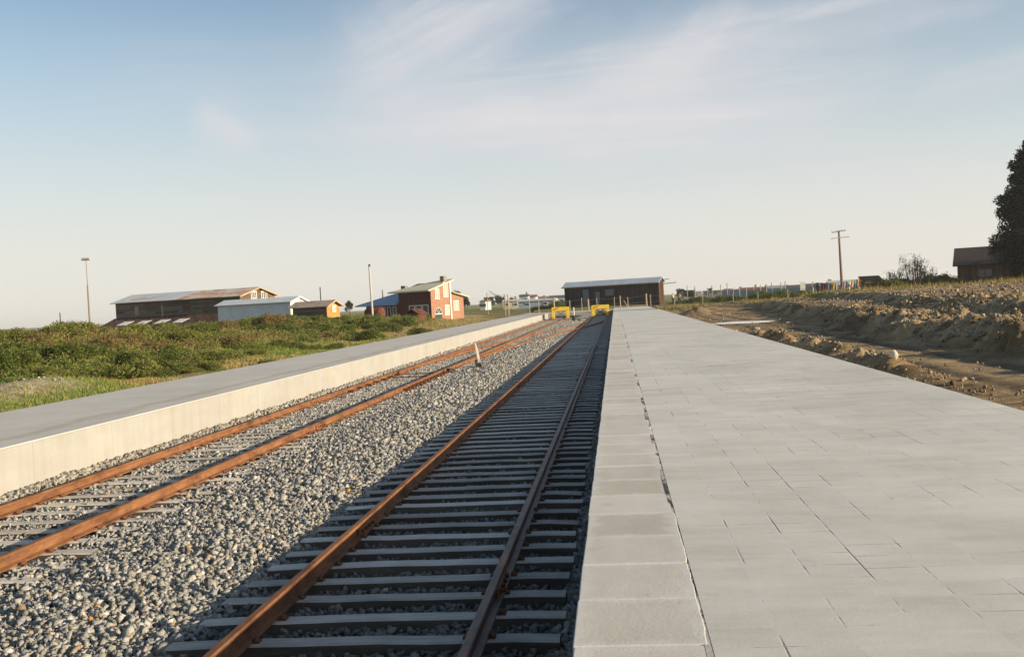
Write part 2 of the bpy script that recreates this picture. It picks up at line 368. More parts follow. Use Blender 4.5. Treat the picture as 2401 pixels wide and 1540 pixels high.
# puddles on the vehicle track
m_water, ntw, bw = newmat('puddle_water', .04, 0, .6); bw.inputs['Base Color'].default_value = (.05, .042, .03, 1)
for (px, py, sx_, sy_, lab) in ((7.3, 61.5, 1.75, 2.3, 'long shallow puddle on the dirt track'), (9.75, 57.6, .62, 1.3, 'small puddle right of the long one')):
    pts = []
    for k in range(40):
        a = k / 40 * 2 * math.pi; r = 1 + .28 * (fbm(np.array([math.cos(a) * 1.6 + px]), np.array([math.sin(a) * 1.6]), 5, 3)[0] - .5) * 2
        pts.append((px + sx_ * r * math.cos(a), py + sy_ * r * math.sin(a), .535))
    o = MB().poly(pts).build('puddle', m_water); tag(o, kind='structure')

# ------------------------------------------------------------------ ballast
BZ = -.085
def ballast_z(x, y):
    """crown between the tracks, lower inside the gauge"""
    z = BZ - .018 * sstep((x + 3.35) / .25) * sstep((-.5 - x) / .1) + .028 * sstep((-5.6 - x) / .2) + .06 * gauss((x + 4.6) / .85) + .10 * gauss((x + 8.95) / .5) - .03 * gauss((x + .45) / .3)
    return z + (fbm(x * 2.2, y * 2.2, 131, 3) - .5) * .06
bx = np.arange(-8.70, -.22, .12); by = np.concatenate([np.arange(-2, 50, .2), np.arange(50, 136.2, .8)])
BX, BY = np.meshgrid(bx, by); BZZ = ballast_z(BX, BY)
vid = np.arange(BX.size).reshape(BX.shape); bq = np.stack([vid[:-1, :-1], vid[:-1, 1:], vid[1:, 1:], vid[1:, :-1]], -1).reshape(-1, 4)
m_bed, ntb, bb = newmat('ballast_bed', .95, 0, .15)
vb = coords(ntb, 'World'); vo = nd(ntb, 'ShaderNodeTexVoronoi', feature='F1'); vo.inputs['Scale'].default_value = 17; vo.inputs['Randomness'].default_value = 1; ntb.links.new(vb, vo.inputs['Vector'])
sc_ = nd(ntb, 'ShaderNodeSeparateColor'); ntb.links.new(vo.outputs['Color'], sc_.inputs[0])
cb = ramp(ntb, sc_.outputs[0], [(0, (.10, .095, .085)), (.35, (.20, .19, .165)), (.75, (.30, .29, .25)), (.96, (.42, .39, .34)), (1, (.42, .28, .13))])
cb = mix(ntb, cb, ramp(ntb, vo.outputs['Distance'], [(.25, 1.0), (.75, .45)]), 1.0, 'MULTIPLY'); ntb.links.new(cb, bb.inputs['Base Color'])
bump(ntb, bb, mth(ntb, 'SUBTRACT', 1.0, vo.outputs['Distance']), 1.0, .07)
tag(link_mesh('trackbed', np_mesh('trackbed', np.stack([BX, BY, BZZ], -1).reshape(-1, 3), bq, None, True), m_bed), kind='structure')
CUBV = np.array([(x, y, z) for z in (-1, 1) for y in (-1, 1) for x in (-1, 1)], float) * .72
CUBF = np.array([(0, 2, 3), (0, 3, 1), (4, 5, 7), (4, 7, 6), (0, 1, 5), (0, 5, 4), (2, 6, 7), (2, 7, 3), (0, 4, 6), (0, 6, 2), (1, 3, 7), (1, 7, 5)])
def stones(px, py, pz, size, cols, seed=1, flat=.75, sink=.15):
    """angular broken stones: badly jittered blocks, each with its own proportions, turn and tone"""
    g = np.random.default_rng(seed); n = len(px); nv = len(CUBV)
    base = CUBV[None] + g.uniform(-.46, .46, (n, nv, 3))
    base = base * np.stack([g.uniform(.75, 1.6, n), g.uniform(.6, 1.1, n), g.uniform(.45, .95, n) * flat / .75], -1)[:, None]
    q = g.normal(size=(n, 4)); q[:, 1:3] *= .75; q /= np.linalg.norm(q, axis=1, keepdims=True); w, x, y, z = q.T
    rm = np.stack([1 - 2 * (y * y + z * z), 2 * (x * y - z * w), 2 * (x * z + y * w), 2 * (x * y + z * w), 1 - 2 * (x * x + z * z), 2 * (y * z - x * w), 2 * (x * z - y * w), 2 * (y * z + x * w), 1 - 2 * (x * x + y * y)], -1).reshape(n, 3, 3)
    v = np.einsum('nij,nkj->nki', rm, base) * (size / 2)[:, None, None]
    v += np.stack([px, py, pz + size * (sink + g.uniform(-.2, .45, n))], -1)[:, None]
    f = (CUBF[None] + (np.arange(n) * nv)[:, None, None]).reshape(-1, 3)
    c = np.repeat(cols[:, None], nv, 1).reshape(-1, 3)
    return v.reshape(-1, 3), f, c
def stone_cols(n, seed):
    g = np.random.default_rng(seed); t = g.random(n); k = g.normal(.292, .052, n).clip(.12, .42)
    c = np.stack([k * 1.03, k * .985, k * .865], -1)
    blu = t > .86; c[blu] = (k[blu] * .8)[:, None] * np.array([.95, 1.0, 1.02]); c[t < .05] = (k[t < .05] * 1.3)[:, None] * np.array([1.04, 1.0, .92])
    tan = (t > .09) & (t < .115); c[tan] = k[tan][:, None] * np.array([1.15, .85, .5]); o = (t > .13) & (t < .133); c[o] = np.array([.45, .24, .06]); return c
bs = []
for (y0, y1, den, smin, smax) in ((4.0, 13, 1000, .030, .068), (13, 24, 640, .038, .078), (24, 50, 330, .05, .095), (50, 135.5, 130, .065, .11)):
    n = int((y1 - y0) * 8.35 * den); x = RNG.uniform(-8.64, -.31, n); y = RNG.uniform(y0, y1, n)
    keep = np.ones(n, bool)
    inside = ((x > -3.4) & (x < -.5)) | ((x > -8.52) & (x < -5.62)); keep &= ~inside | (RNG.random(n) < .8)
    d = np.min([np.abs(x - r) for r in (-2.83, -1.09, -7.94, -6.20)], 0); keep &= d > .09
    keep &= (x / np.maximum(y, 1) > -.78)
    x, y = x[keep], y[keep]; s = RNG.uniform(smin, smax, len(x)) * np.where(RNG.random(len(x)) < .06, 1.35, 1)
    z = ballast_z(x, y); ins = ((x > -3.4) & (x < -.5)) | ((x > -8.52) & (x < -5.62)); s = np.where(ins, s * .82, s); t1 = ins & (RNG.random(len(x)) < .34); x, y, z, s = x[~t1], y[~t1], z[~t1], s[~t1]
    bs.append((x, y, z, s))
bxs, bys, bzs, bss = [np.concatenate(q) for q in zip(*bs)]
scol = stone_cols(len(bxs), 5); scol[(bxs > -3.3) & (bxs < -.55)] *= .66  # stones inside the right track darkened to paint shade between its sleepers
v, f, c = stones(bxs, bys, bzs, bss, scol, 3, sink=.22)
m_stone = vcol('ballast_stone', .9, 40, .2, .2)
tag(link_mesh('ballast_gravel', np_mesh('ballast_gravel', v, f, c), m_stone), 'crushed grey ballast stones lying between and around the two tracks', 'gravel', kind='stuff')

# ------------------------------------------------------------------ tracks
def rust(name, hot, dark, hi, rough=.75):
    m, nt, b = newmat(name, rough, 0, .3); v = coords(nt, 'World', (1, .25, 1)); f = noise(nt, v, 9, 8, .72); g = noise(nt, coords(nt, 'World', (1, 1, 1)), 1.5, 1)
    c = ramp(nt, f, [(.30, dark), (.48, hot), (.74, hi)]); lg = noise(nt, coords(nt, 'World', (1, .5, 1)), 2.2, 5, .65); c = mix(nt, c, mix(nt, c, (.42, .38, .36), 1.0, 'MULTIPLY'), ramp(nt, lg, [(.50, 0), (.66, .85)])); c = mix(nt, c, (.36, .09, .035), ramp(nt, g, [(.68, 0), (.74, .75)]))
    nt.links.new(c, b.inputs['Base Color']); bump(nt, b, noise(nt, v, 60, 4), .25, .004); return m
m_rail = rust('rail_rust', (.185, .08, .033), (.085, .037, .019), (.28, .14, .062))
m_rail_worn = rust('rail_worn_brown', (.10, .062, .045), (.055, .033, .025), (.17, .125, .10), .5)
m_fix = simple('fastener_rust', [(.3, (.06, .025, .012)), (.7, (.17, .07, .03))], 25, rough=.9)
def timber(name, lo, hi):
    m, nt, b = newmat(name, .92, 0, .15); oi = nd(nt, 'ShaderNodeObjectInfo').outputs['Random']
    tc = nd(nt, 'ShaderNodeTexCoord').outputs['Object']; off = nd(nt, 'ShaderNodeCombineXYZ'); nt.links.new(mth(nt, 'MULTIPLY', oi, 90), off.inputs[0]); nt.links.new(mth(nt, 'MULTIPLY', oi, 37), off.inputs[1])
    va = nd(nt, 'ShaderNodeVectorMath', operation='ADD'); nt.links.new(tc, va.inputs[0]); nt.links.new(off.outputs[0], va.inputs[1])
    mp = nd(nt, 'ShaderNodeMapping'); mp.inputs['Scale'].default_value = (.5, 9, 9); nt.links.new(va.outputs[0], mp.inputs['Vector'])
    g = noise(nt, mp.outputs[0], 4, 7, .68, .3); bl = noise(nt, va.outputs[0], 2.2, 4, .6)
    t = mth(nt, 'ADD', mth(nt, 'MULTIPLY', g, .55), mth(nt, 'ADD', mth(nt, 'MULTIPLY', bl, .35), mth(nt, 'MULTIPLY_ADD', oi, .26, .02)))
    nt.links.new(ramp(nt, t, [(.3, lo), (.62, tuple(.5 * (a + b_) for a, b_ in zip(lo, hi))), (.9, hi)]), b.inputs['Base Color']); bump(nt, b, g, .8, .012); return m
m_slp = timber('sleeper_timber', (.19, .17, .14), (.80, .74, .65))
RAILP = [(-.066, 0), (.066, 0), (.066, .012), (.014, .028), (.011, .098), (.034, .108), (.035, .132), (.027, .14), (-.027, .14), (-.035, .132), (-.034, .108), (-.011, .098), (-.014, .028), (-.066, .012)]
def rail_mesh(name, path):
    b = MB(); n = len(RAILP); b.v = []
    for i, (x, y, z) in enumerate(path):
        p0 = path[max(0, i - 1)]; p1 = path[min(len(path) - 1, i + 1)]; dx, dy = p1[0] - p0[0], p1[1] - p0[1]; L = math.hypot(dx, dy); nxv, nyv = dy / L, -dx / L
        for (a, h) in RAILP: b.v.append((x + nxv * a, y + nyv * a, z + h))
    for i in range(len(path) - 1):
        for k in range(n):
            j = (k + 1) % n; b.f.append((i * n + k, (i + 1) * n + k, (i + 1) * n + j, i * n + j))
    b.f.append(tuple(range(n))); b.f.append(tuple((len(path) - 1) * n + k for k in range(n))[::-1])
    return b.mesh(name)
def sleeper_mesh(i, L=2.9):
    g = random.Random(i); b = MB(); w = .086 + g.uniform(-.006, .012); n = 9; secs = []
    for k in range(n + 1):
        x = -L / 2 + L * k / n; e = .01 if k in (0, n) else 0
        dy = g.uniform(-.006, .006); dz = g.uniform(-.006, .004)
        secs.append([(x, -w + dy, -.17), (x, w + dy, -.17), (x, w + dy, -.014 + dz - e), (x, w - .014 + dy, dz - e), (x, -w + .014 + dy, dz - e), (x, -w + dy, -.014 + dz - e)])
    for s in secs: b.v += s
    for k in range(n):
        for q in range(6): b.f.append((k * 6 + q, k * 6 + (q + 1) % 6, k * 6 + 6 + (q + 1) % 6, k * 6 + 6 + q))
    b.f.append(tuple(range(6))); b.f.append(tuple(n * 6 + q for q in range(6))[::-1]); return b.mesh('sleeper')
SLPM = [sleeper_mesh(i) for i in range(9)]
m_slps = timber('sleeper_side_creosote_shade', (.045, .036, .028), (.17, .145, .115))  # creosoted sides, darkened further so the colour carries shade in the gaps
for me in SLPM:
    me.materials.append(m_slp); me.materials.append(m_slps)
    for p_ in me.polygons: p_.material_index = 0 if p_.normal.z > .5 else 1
def fast_mesh():
    h = [(.118, -.004), (.118, .014), (.098, .016), (.092, .034), (.07, .034), (.0665, .014)]
    return MB().prism(h + [(-x, z) for x, z in h[::-1]], -.04, .04).mesh('rail_chair', .003)
def make_track(xl, xr, y0, y1, pitch, label, ndetail, phase):
    xm = (xl + xr) / 2
    t = empty('railway_track', (xm, 0, 0), 0, label, 'railway track', 'railway tracks between the platforms')
    for x in (xl, xr):
        link_mesh('rail', rail_mesh('rail', [(x - xm, y0, 0), (x - xm, y1, 0)]), m_rail_worn if x == -1.09 else m_rail, t)
    ys = np.arange(y0 + phase, y1, pitch); fm = fast_mesh(); fm.materials.append(m_fix); rest = MB()
    near = [y for y in ys if y > 4.5][:100]
    for i, y in enumerate(ys):
        if y < near[0]: continue
        if y <= near[-1]:
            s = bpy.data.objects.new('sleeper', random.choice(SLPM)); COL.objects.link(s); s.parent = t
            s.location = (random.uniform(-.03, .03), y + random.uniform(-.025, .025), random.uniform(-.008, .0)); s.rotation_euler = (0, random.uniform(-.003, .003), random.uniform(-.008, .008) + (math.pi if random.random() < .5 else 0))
            if i < ndetail:
                
                for xx in (xl, xr): fo = bpy.data.objects.new('rail_chair', fm); COL.objects.link(fo); fo.parent = s; fo.location = (xx - xm if abs(s.rotation_euler.z) < 1 else xm - xx, 0, 0)
        else: rest.box(-1.45, 1.45, y - .105, y + .105, -.17, -.004)
    tag(rest.build('sleeper', m_slp, t), kind='stuff')
    return t
track_r = make_track(-2.83, -1.09, 2.0, 134.2, .56, 'shaded rusty track on grey sleepers beside the wide paved platform', 90, .35)
track_l = make_track(-7.94, -6.20, 2.0, 134.2, .56, 'sunlit rusty track on grey sleepers along the white platform wall', 90, .12)
m_plate = rust('joint_plate_rust', (.25, .10, .035), (.13, .05, .02), (.34, .16, .06))
def fishplate(t, x, y):
    b = MB()
    for s in (-1, 1): b.box(x + s * .03 - .012, x + s * .03 + .012, y - .3, y + .3, .022, .1)
    o = b.build('fishplate', m_plate, t, bevel=.003)
    for s in (-1, 1):
        for k in range(4): MB().tube([(x + s * .042, y - .225 + .15 * k, .062), (x + s * .072, y - .225 + .15 * k, .062)], .02, 6).build('bolt', m_fix, o)
fishplate(track_r, -2.83 + 1.96, 11.0); fishplate(track_r, -1.09 + 1.96, 8.6); fishplate(track_r, -2.83 + 1.96, 29); fishplate(track_l, -6.20 + 7.07, 21); fishplate(track_l, -7.94 + 7.07, 26.5)
# crossover between the two tracks
XO0, XO1 = 37.0, 111.0
def xo(y): return 5.11 * float(sstep(np.array((y - XO0) / (XO1 - XO0))))
tx = empty('crossover_track', (-7.07, XO0, 0), 0, 'rusty crossover track curving from the left track to the right', 'railway track')
for x in (-.87, .87):
    link_mesh('rail', rail_mesh('rail', [(x + xo(y) + (.075 if y < 39 else .0) * (1 if x < 0 else -1) * (39 - y) / 2, y - XO0, -.006) for y in np.arange(XO0, 105.1, 1.0)]), m_rail, tx)
xs = MB()
for y in np.arange(48, 104, .62):
    x = xo(y)
    if .8 < x < 4.4: xs.bar((x - 1.2, y - XO0, -.1), (x + 1.2, y - XO0, -.1), .2, .12)
tag(xs.build('sleeper', m_slp, tx), kind='stuff')
for (x, y) in ((.87, 67), (-.87, 82)):                               # frogs and check rails
    b = MB()
    for s in (-.07, .07): b.bar((x + xo(y - 2.2) + s, y - 2.2 - XO0, .05), (x + xo(y + 2.2) + s * .8, y + 2.2 - XO0, .05), .05, .1)
    b.build('crossing_frog', m_rail, tx)
for x, y in ((-.76, 67), (.76, 82), (-.76 - 0, 84)):
    MB().bar((x + xo(y - 2), y - 2 - XO0, .06), (x + xo(y + 2), y + 2 - XO0, .06), .05, .11).build('check_rail', m_rail, tx)
for k in range(12):
    y = 29.6 + k * .62; MB().box(.87 + .05, .87 + .22, y - .07 - XO0, y + .07 - XO0, -.0, .085).build('rail_brace', m_fix, tx, bevel=.004)
for k in range(7):
    y = 30 + k * 1.1; MB().box(-.87 + .04, -.87 + .2, y - .07 - XO0, y + .07 - XO0, 0, .07).build('rail_brace', m_fix, tx, bevel=.004)
for y in (35.2, 36.6): MB().bar((-.95, y - XO0, .03), (1.05, y - XO0, .03), .05, .03).build('switch_rod', m_fix, tx)

# ------------------------------------------------------------------ switch stands
m_red = simple('weathered_red_paint', [(.3, (.42, .16, .11)), (.7, (.62, .33, .26))], 6, rough=.6)
m_wpaint = simple('white_paint_old', [(.25, (.62, .58, .50)), (.6, (.82, .80, .74))], 5, rough=.6)
m_iron = simple('dark_iron', [(.3, (.018, .016, .014)), (.7, (.06, .05, .04))], 12, rough=.7)
ss = empty('switch_stand', (-5.27, 39.2, -.05), R(4), 'switch stand with a thin leaning pink white target on a dark iron box', 'switch stand', 'switch stands beside the tracks')
MB().box(-.15, .15, -.1, .1, .02, .1).box(-.11, .11, -.08, .08, .1, .22).build('base', m_iron, ss, bevel=.01)
MB().prism([(-.13, .22), (-.03, .22), (-.05, .34), (-.11, .34)], -.07, .07).build('lever_frame', m_iron, ss, bevel=.012)
TP = [(.03, .2), (.065, .36), (.045, .60), (-.045, .96), (-.085, 1.02), (-.09, .90), (-.035, .46)]
b = MB(); b.prism(TP, -.013, .013); b.build('target', m_red, ss, bevel=.004)
b = MB(); b.prism([(x * .9 - .002, .22 + (z - .2) * .95) for x, z in TP], -.019, -.0135); b.build('target_face', m_wpaint, ss)
MB().bar((-.16, -1.2, .03), (-.95, -2.6, .05), .045).bar((-.16, 0, .06), (-.16, -1.2, .03), .05).build('throw_rod', m_iron, ss)
cr = MB().bar((-1.05, -2.95, .02), (-.72, -2.3, .1), .12, .1); cr.tube([(-.86, -2.6, .0), (-.86, -2.6, .22)], .12, 8); cr.build('crank', m_iron, ss)
s2 = empty('switch_stand', (-4.5, 112.5, 0), 0, 'far small switch stand with a round dark weight and a thin white post', 'switch stand', 'switch stands beside the tracks')
MB().tube([(0, 0, -.1), (0, 0, .5)], [.2, .23], 10).tube([(0, 0, .5), (0, 0, .62)], [.23, .1], 10).build('base', m_iron, s2)
MB().tube([(0, .6, 0), (0, .6, 1.5)], .05, 8).build('target_post', m_wpaint, s2)
MB().box(.35, .75, -.15, .15, -.05, .2).build('weight', m_iron, s2, bevel=.02)

# ------------------------------------------------------------------ platforms
def concrete(name, lo, hi, bscale=26, bstr=.3, tone=.35, stain=None, rough=.9):
    m, nt, b = newmat(name, rough, 0, .2); v = coords(nt, 'World'); oi = nd(nt, 'ShaderNodeObjectInfo').outputs['Random']
    a = noise(nt, v, tone, 6, .62, .3); f = noise(nt, coords(nt, 'World', (1, .35, 1)), 3.2, 7, .7)
    fine = noise(nt, v, bscale * 2.2, 4, .7); t = mth(nt, 'ADD', mth(nt, 'ADD', mth(nt, 'MULTIPLY', a, .45), mth(nt, 'MULTIPLY', f, .4)), mth(nt, 'ADD', mth(nt, 'MULTIPLY', oi, .12), mth(nt, 'MULTIPLY', fine, .22)))
    c = ramp(nt, t, [(.3, lo), (.8, hi)])
    if stain is not None: c = mix(nt, c, stain, ramp(nt, noise(nt, coords(nt, 'World', (1, 1, .35)), 1.4, 7, .7, .5), [(.58, 0), (.78, .55)]))
    nt.links.new(c, b.inputs['Base Color']); bump(nt, b, mth(nt, 'ADD', f, fine), bstr, .006); return m, nt, b, c
m_coping, ntc, bcp, ccp = concrete('coping_concrete', (.46, .44, .395), (.67, .65, .60), 22, .35, 1.1, (.24, .185, .12))
spc = nd(ntc, 'ShaderNodeSeparateXYZ'); tcc = nd(ntc, 'ShaderNodeTexCoord').outputs['Object']; ntc.links.new(tcc, spc.inputs[0])
edg = mth(ntc, 'MULTIPLY', mth(ntc, 'SUBTRACT', 1, mth(ntc, 'DIVIDE', mth(ntc, 'ABSOLUTE', spc.outputs['Y']), .375)), .375)
edx = mth(ntc, 'SUBTRACT', .32, mth(ntc, 'ABSOLUTE', mth(ntc, 'SUBTRACT', spc.outputs['X'], .04)))
ew = mth(ntc, 'ADD', mth(ntc, 'MINIMUM', edg, edx), mth(ntc, 'MULTIPLY', mth(ntc, 'SUBTRACT', noise(ntc, coords(ntc, 'World'), 5.5, 6, .7), .5), .3))
oir = nd(ntc, 'ShaderNodeObjectInfo').outputs['Random']
blot = mix(ntc, (.86, .83, .77), (1, .98, .95), oir); blot = mix(ntc, ccp, mix(ntc, ccp, blot, 1.0, 'MULTIPLY'), ramp(ntc, ew, [(.02, 0), (.09, 1)]))
blot = mix(ntc, blot, (.62, .58, .51), ramp(ntc, ew, [(.0, .22), (.03, 0)]))
ntc.links.new(blot, bcp.inputs['Base Color'])
m_wallw, ntq, bq_, cq = concrete('platform_wall_white', (.265, .255, .228), (.375, .37, .35), 18, .25, .5, (.44, .33, .21))
sp = nd(ntq, 'ShaderNodeSeparateXYZ'); ntq.links.new(coords(ntq, 'World'), sp.inputs[0])
hh = noise(ntq, coords(ntq, 'World', (1, 1.4, .25)), 5, 5, .7); zz = mth(ntq, 'MULTIPLY_ADD', mth(ntq, 'SUBTRACT', hh, .5), .16, sp.outputs['Z'])
drip = ramp(ntq, zz, [(0, .75), (.03, .35), (.10, 0), (1, 0)])
c2 = mix(ntq, cq, (.36, .28, .19), drip); spots = ramp(ntq, noise(ntq, coords(ntq, 'World'), 2.3, 2, .4), [(.70, 0), (.735, .7)]); c2 = mix(ntq, c2, (.42, .28, .14), spots)
stk = noise(ntq, coords(ntq, 'World', (1, 1.5, .10)), 2.0, 6, .7); c2 = mix(ntq, c2, ramp(ntq, stk, [(.30, (.84, .80, .72)), (.55, (1, 1, 1)), (.75, (1.06, 1.06, 1.05))]), .45, 'MULTIPLY')
sm = mth(ntq, 'FRACT', mth(ntq, 'DIVIDE', sp.outputs['Y'], 2.44)); c2 = mix(ntq, c2, (.22, .18, .13), mth(ntq, 'MULTIPLY', mth(ntq, 'LESS_THAN', sm, .006), .5)); ntq.links.new(c2, bq_.inputs['Base Color'])
m_walld, *_ = concrete('platform_wall_grey', (.20, .19, .17), (.36, .34, .31))
m_decks, ntd, bd_, cd_ = concrete('platform_screed', (.42, .40, .355), (.60, .58, .525), 20, .25, .45, (.34, .28, .22))
spd = nd(ntd, 'ShaderNodeSeparateXYZ'); ntd.links.new(coords(ntd, 'World'), spd.inputs[0]); dn_ = mth(ntd, 'MULTIPLY_ADD', mth(ntd, 'SUBTRACT', noise(ntd, coords(ntd, 'World', (1, .3, 1)), 1.6, 6, .7), .5), 1.6, mth(ntd, 'ADD', spd.outputs['X'], 9.35))
ntd.links.new(mix(ntd, cd_, (.36, .29, .22), ramp(ntd, mth(ntd, 'ABSOLUTE', dn_), [(.02, .55), (.30, 0)])), bd_.inputs['Base Color'])
# paved deck: square slabs in columns along the track, joints open and dirty in places only
m_pave, ntp, bp = newmat('platform_paving', .88, 0, .22)
vw = coords(ntp, 'World'); spp = nd(ntp, 'ShaderNodeSeparateXYZ'); ntp.links.new(vw, spp.inputs[0])
wv = mth(ntp, 'MULTIPLY', mth(ntp, 'SUBTRACT', noise(ntp, vw, 1.6, 3), .5), .012)
colf = mth(ntp, 'DIVIDE', mth(ntp, 'ADD', mth(ntp, 'SUBTRACT', spp.outputs['X'], .363), wv), .33); coli = mth(ntp, 'FLOOR', colf); colr = mth(ntp, 'FRACT', colf)
rowf = mth(ntp, 'ADD', mth(ntp, 'DIVIDE', mth(ntp, 'ADD', spp.outputs['Y'], wv), .285), mth(ntp, 'MULTIPLY', mth(ntp, 'FLOOR', mth(ntp, 'DIVIDE', coli, 3)), .37)); rowi = mth(ntp, 'FLOOR', rowf); rowr = mth(ntp, 'FRACT', rowf)
dx_ = mth(ntp, 'MULTIPLY', mth(ntp, 'MINIMUM', colr, mth(ntp, 'SUBTRACT', 1, colr)), .33); dy_ = mth(ntp, 'MULTIPLY', mth(ntp, 'MINIMUM', rowr, mth(ntp, 'SUBTRACT', 1, rowr)), .285)
nj = noise(ntp, vw, 1.15, 6, .72); njf = noise(ntp, vw, 60, 3, .6)
cidn = nd(ntp, 'ShaderNodeCombineXYZ'); ntp.links.new(coli, cidn.inputs[0]); ntp.links.new(rowi, cidn.inputs[1]); wnz = nd(ntp, 'ShaderNodeTexWhiteNoise', noise_dimensions='2D'); ntp.links.new(cidn.outputs[0], wnz.inputs['Vector'])
def jline(d, lo, hi, w):
    mr = nd(ntp, 'ShaderNodeMapRange'); ntp.links.new(mth(ntp, 'ADD', d, mth(ntp, 'MULTIPLY', mth(ntp, 'SUBTRACT', njf, .5), .004)), mr.inputs[0]); mr.inputs[1].default_value = w; mr.inputs[2].default_value = w * .35
    return mth(ntp, 'MULTIPLY', mr.outputs[0], ramp(ntp, nj, [(lo, 0), (hi, .85)]))
jl = jline(dx_, .485, .60, .0075); jt = jline(dy_, .50, .62, .0068)
pale = mth(ntp, 'MULTIPLY', mth(ntp, 'LESS_THAN', mth(ntp, 'MINIMUM', dx_, dy_), .012), .16)
ta = mth(ntp, 'ADD', mth(ntp, 'MULTIPLY', noise(ntp, vw, .4, 6, .68, .3), .62), mth(ntp, 'ADD', mth(ntp, 'MULTIPLY', noise(ntp, coords(ntp, 'World', (.25, 1, 1)), 2.6, 7, .7), .35), mth(ntp, 'ADD', mth(ntp, 'MULTIPLY', wnz.outputs['Value'], .06), mth(ntp, 'MULTIPLY', noise(ntp, vw, 70, 4, .75), .25))))
cp = ramp(ntp, ta, [(.45, (.44, .42, .365)), (.62, (.565, .55, .49)), (.82, (.70, .68, .615))])
cp = mix(ntp, cp, (.62, .60, .55), pale); cp = mix(ntp, cp, (.12, .095, .07), mth(ntp, 'MULTIPLY', mth(ntp, 'MAXIMUM', jl, jt), .8))
ntp.links.new(cp, bp.inputs['Base Color']); bump(ntp, bp, mth(ntp, 'SUBTRACT', mth(ntp, 'MULTIPLY', noise(ntp, vw, 55, 5, .7), .5), mth(ntp, 'MAXIMUM', jl, jt)), .35, .006)
m_joint = simple('joint_dirt', [(.38, (.03, .022, .015)), (.47, (.10, .08, .06)), (.53, (.46, .42, .36))], 5, (1, .7, 1), mode='World', bstr=.6)
pr = empty('platform', (0, 0, 0), 0, 'wide grey paved platform with a coping of square slabs, right of the tracks', 'platform', 'concrete platforms')
YP0 = -3.0
dk = MB(); NS = 330
ysd = np.linspace(YP0, YEND, NS)
dk.box(.369, XRB, YP0, YEND, .55, TOPR); dk.build('paving', m_pave, pr)
MB().box(XR + .05, XRB - .03, YP0, YEND - .05, -.4, .548).build('wall', m_walld, pr)
MB().box(.335, .385, YP0, YEND - .02, .56, TOPR - .0012).build('joint', m_joint, pr)
def slab_me(seed):
    g = random.Random(seed); b = MB(); x0, x1, h = XR, .360, .371; n = 7; j = [g.uniform(-.006, .007) for _ in range(n)]
    top = [(x0 + g.uniform(-.003, .003), -h), (x0 + g.uniform(-.003, .003), h)] + [(x1 + j[k], h - 2 * h * k / (n - 1)) for k in range(n)]
    b.v = [(x, y, -.19) for x, y in top] + [(x, y, 0) for x, y in top]; m = len(top)
    b.f = [tuple(range(m))[::-1], tuple(range(m, 2 * m))] + [(k, (k + 1) % m, m + (k + 1) % m, m + k) for k in range(m)]
    return b.mesh('coping_slab', .006)
SLM = [slab_me(i) for i in range(8)]
for me in SLM: me.materials.append(m_coping)
MB().box(XR + .012, .34, YP0, YEND - .03, .57, TOPR - .012).build('mortar_bed', m_coping, pr)
rest = MB(); k = 0; y = 4.9 - .75 * 2 + .375
while y < YEND - .4:
    if k < 100:
        o = bpy.data.objects.new('coping_slab', random.choice(SLM)); COL.objects.link(o); o.parent = pr
        o.location = (random.uniform(-.004, .003), y, TOPR + random.uniform(-.004, .004)); o.rotation_euler = (random.uniform(-.003, .003), random.uniform(-.004, .004), random.uniform(-.003, .003))
    else: rest.box(XR, .36, y - .37, y + .37, .56, TOPR)
    y += .75; k += 1
tag(rest.build('coping_slab', m_coping, pr), kind='stuff')
pl = empty('platform', ((XL + XLB) / 2, 0, 0), 0, 'narrow grey platform with a white sunlit front wall, left of the tracks', 'platform', 'concrete platforms')
hw = (XL - XLB) / 2
def wobbly(x, y0, y1, step, z0, z1, th):
    """a long cast wall face with slight waviness"""
    b = MB(); ys = np.linspace(y0, y1, int((y1 - y0) / step) + 1); wv_ = (fbm(ys * .35, ys * 0, 141, 3) - .5) * .025
    sec = [[(x - th, y, z0), (x + w_, y, z0), (x + w_, y, z1 - .012), (x + w_ - .012, y, z1), (x - th, y, z1)] for y, w_ in zip(ys, wv_)]
    for s in sec: b.v += s
    for i in range(len(ys) - 1):
        for q in range(5): b.f.append((i * 5 + q, i * 5 + (q + 1) % 5, i * 5 + 5 + (q + 1) % 5, i * 5 + 5 + q))
    n = len(ys) - 1; b.f += [tuple(range(5)), tuple(n * 5 + q for q in range(5))[::-1]]; return b
wobbly(hw, YP0, YTRK, .6, -.4, TOPL - .02, .3).build('wall', m_wallw, pl)
wobbly(hw + .004, YP0, YTRK + .2, .6, TOPL - .016, TOPL, 2 * hw).build('deck', m_decks, pl)
MB().box(-hw + .02, hw - .31, YP0, YTRK, -.4, TOPL - .02).build('back_wall', m_walld, pl)
pe = empty('platform', ((XL + XR) / 2, YTRK, 0), 0, 'low white cross wall and deck closing the tracks behind the yellow buffer stops', 'platform', 'concrete platforms')
wx = (XR - XL) / 2
MB().box(-wx - 3.6, wx + .02, 0, .3, -.4, TOPL - .03).build('wall', m_wallw, pe)
MB().box(-wx - 3.6, wx + .03, .004, 9.5, TOPL - .026, TOPL - .004).build('deck', m_decks, pe)

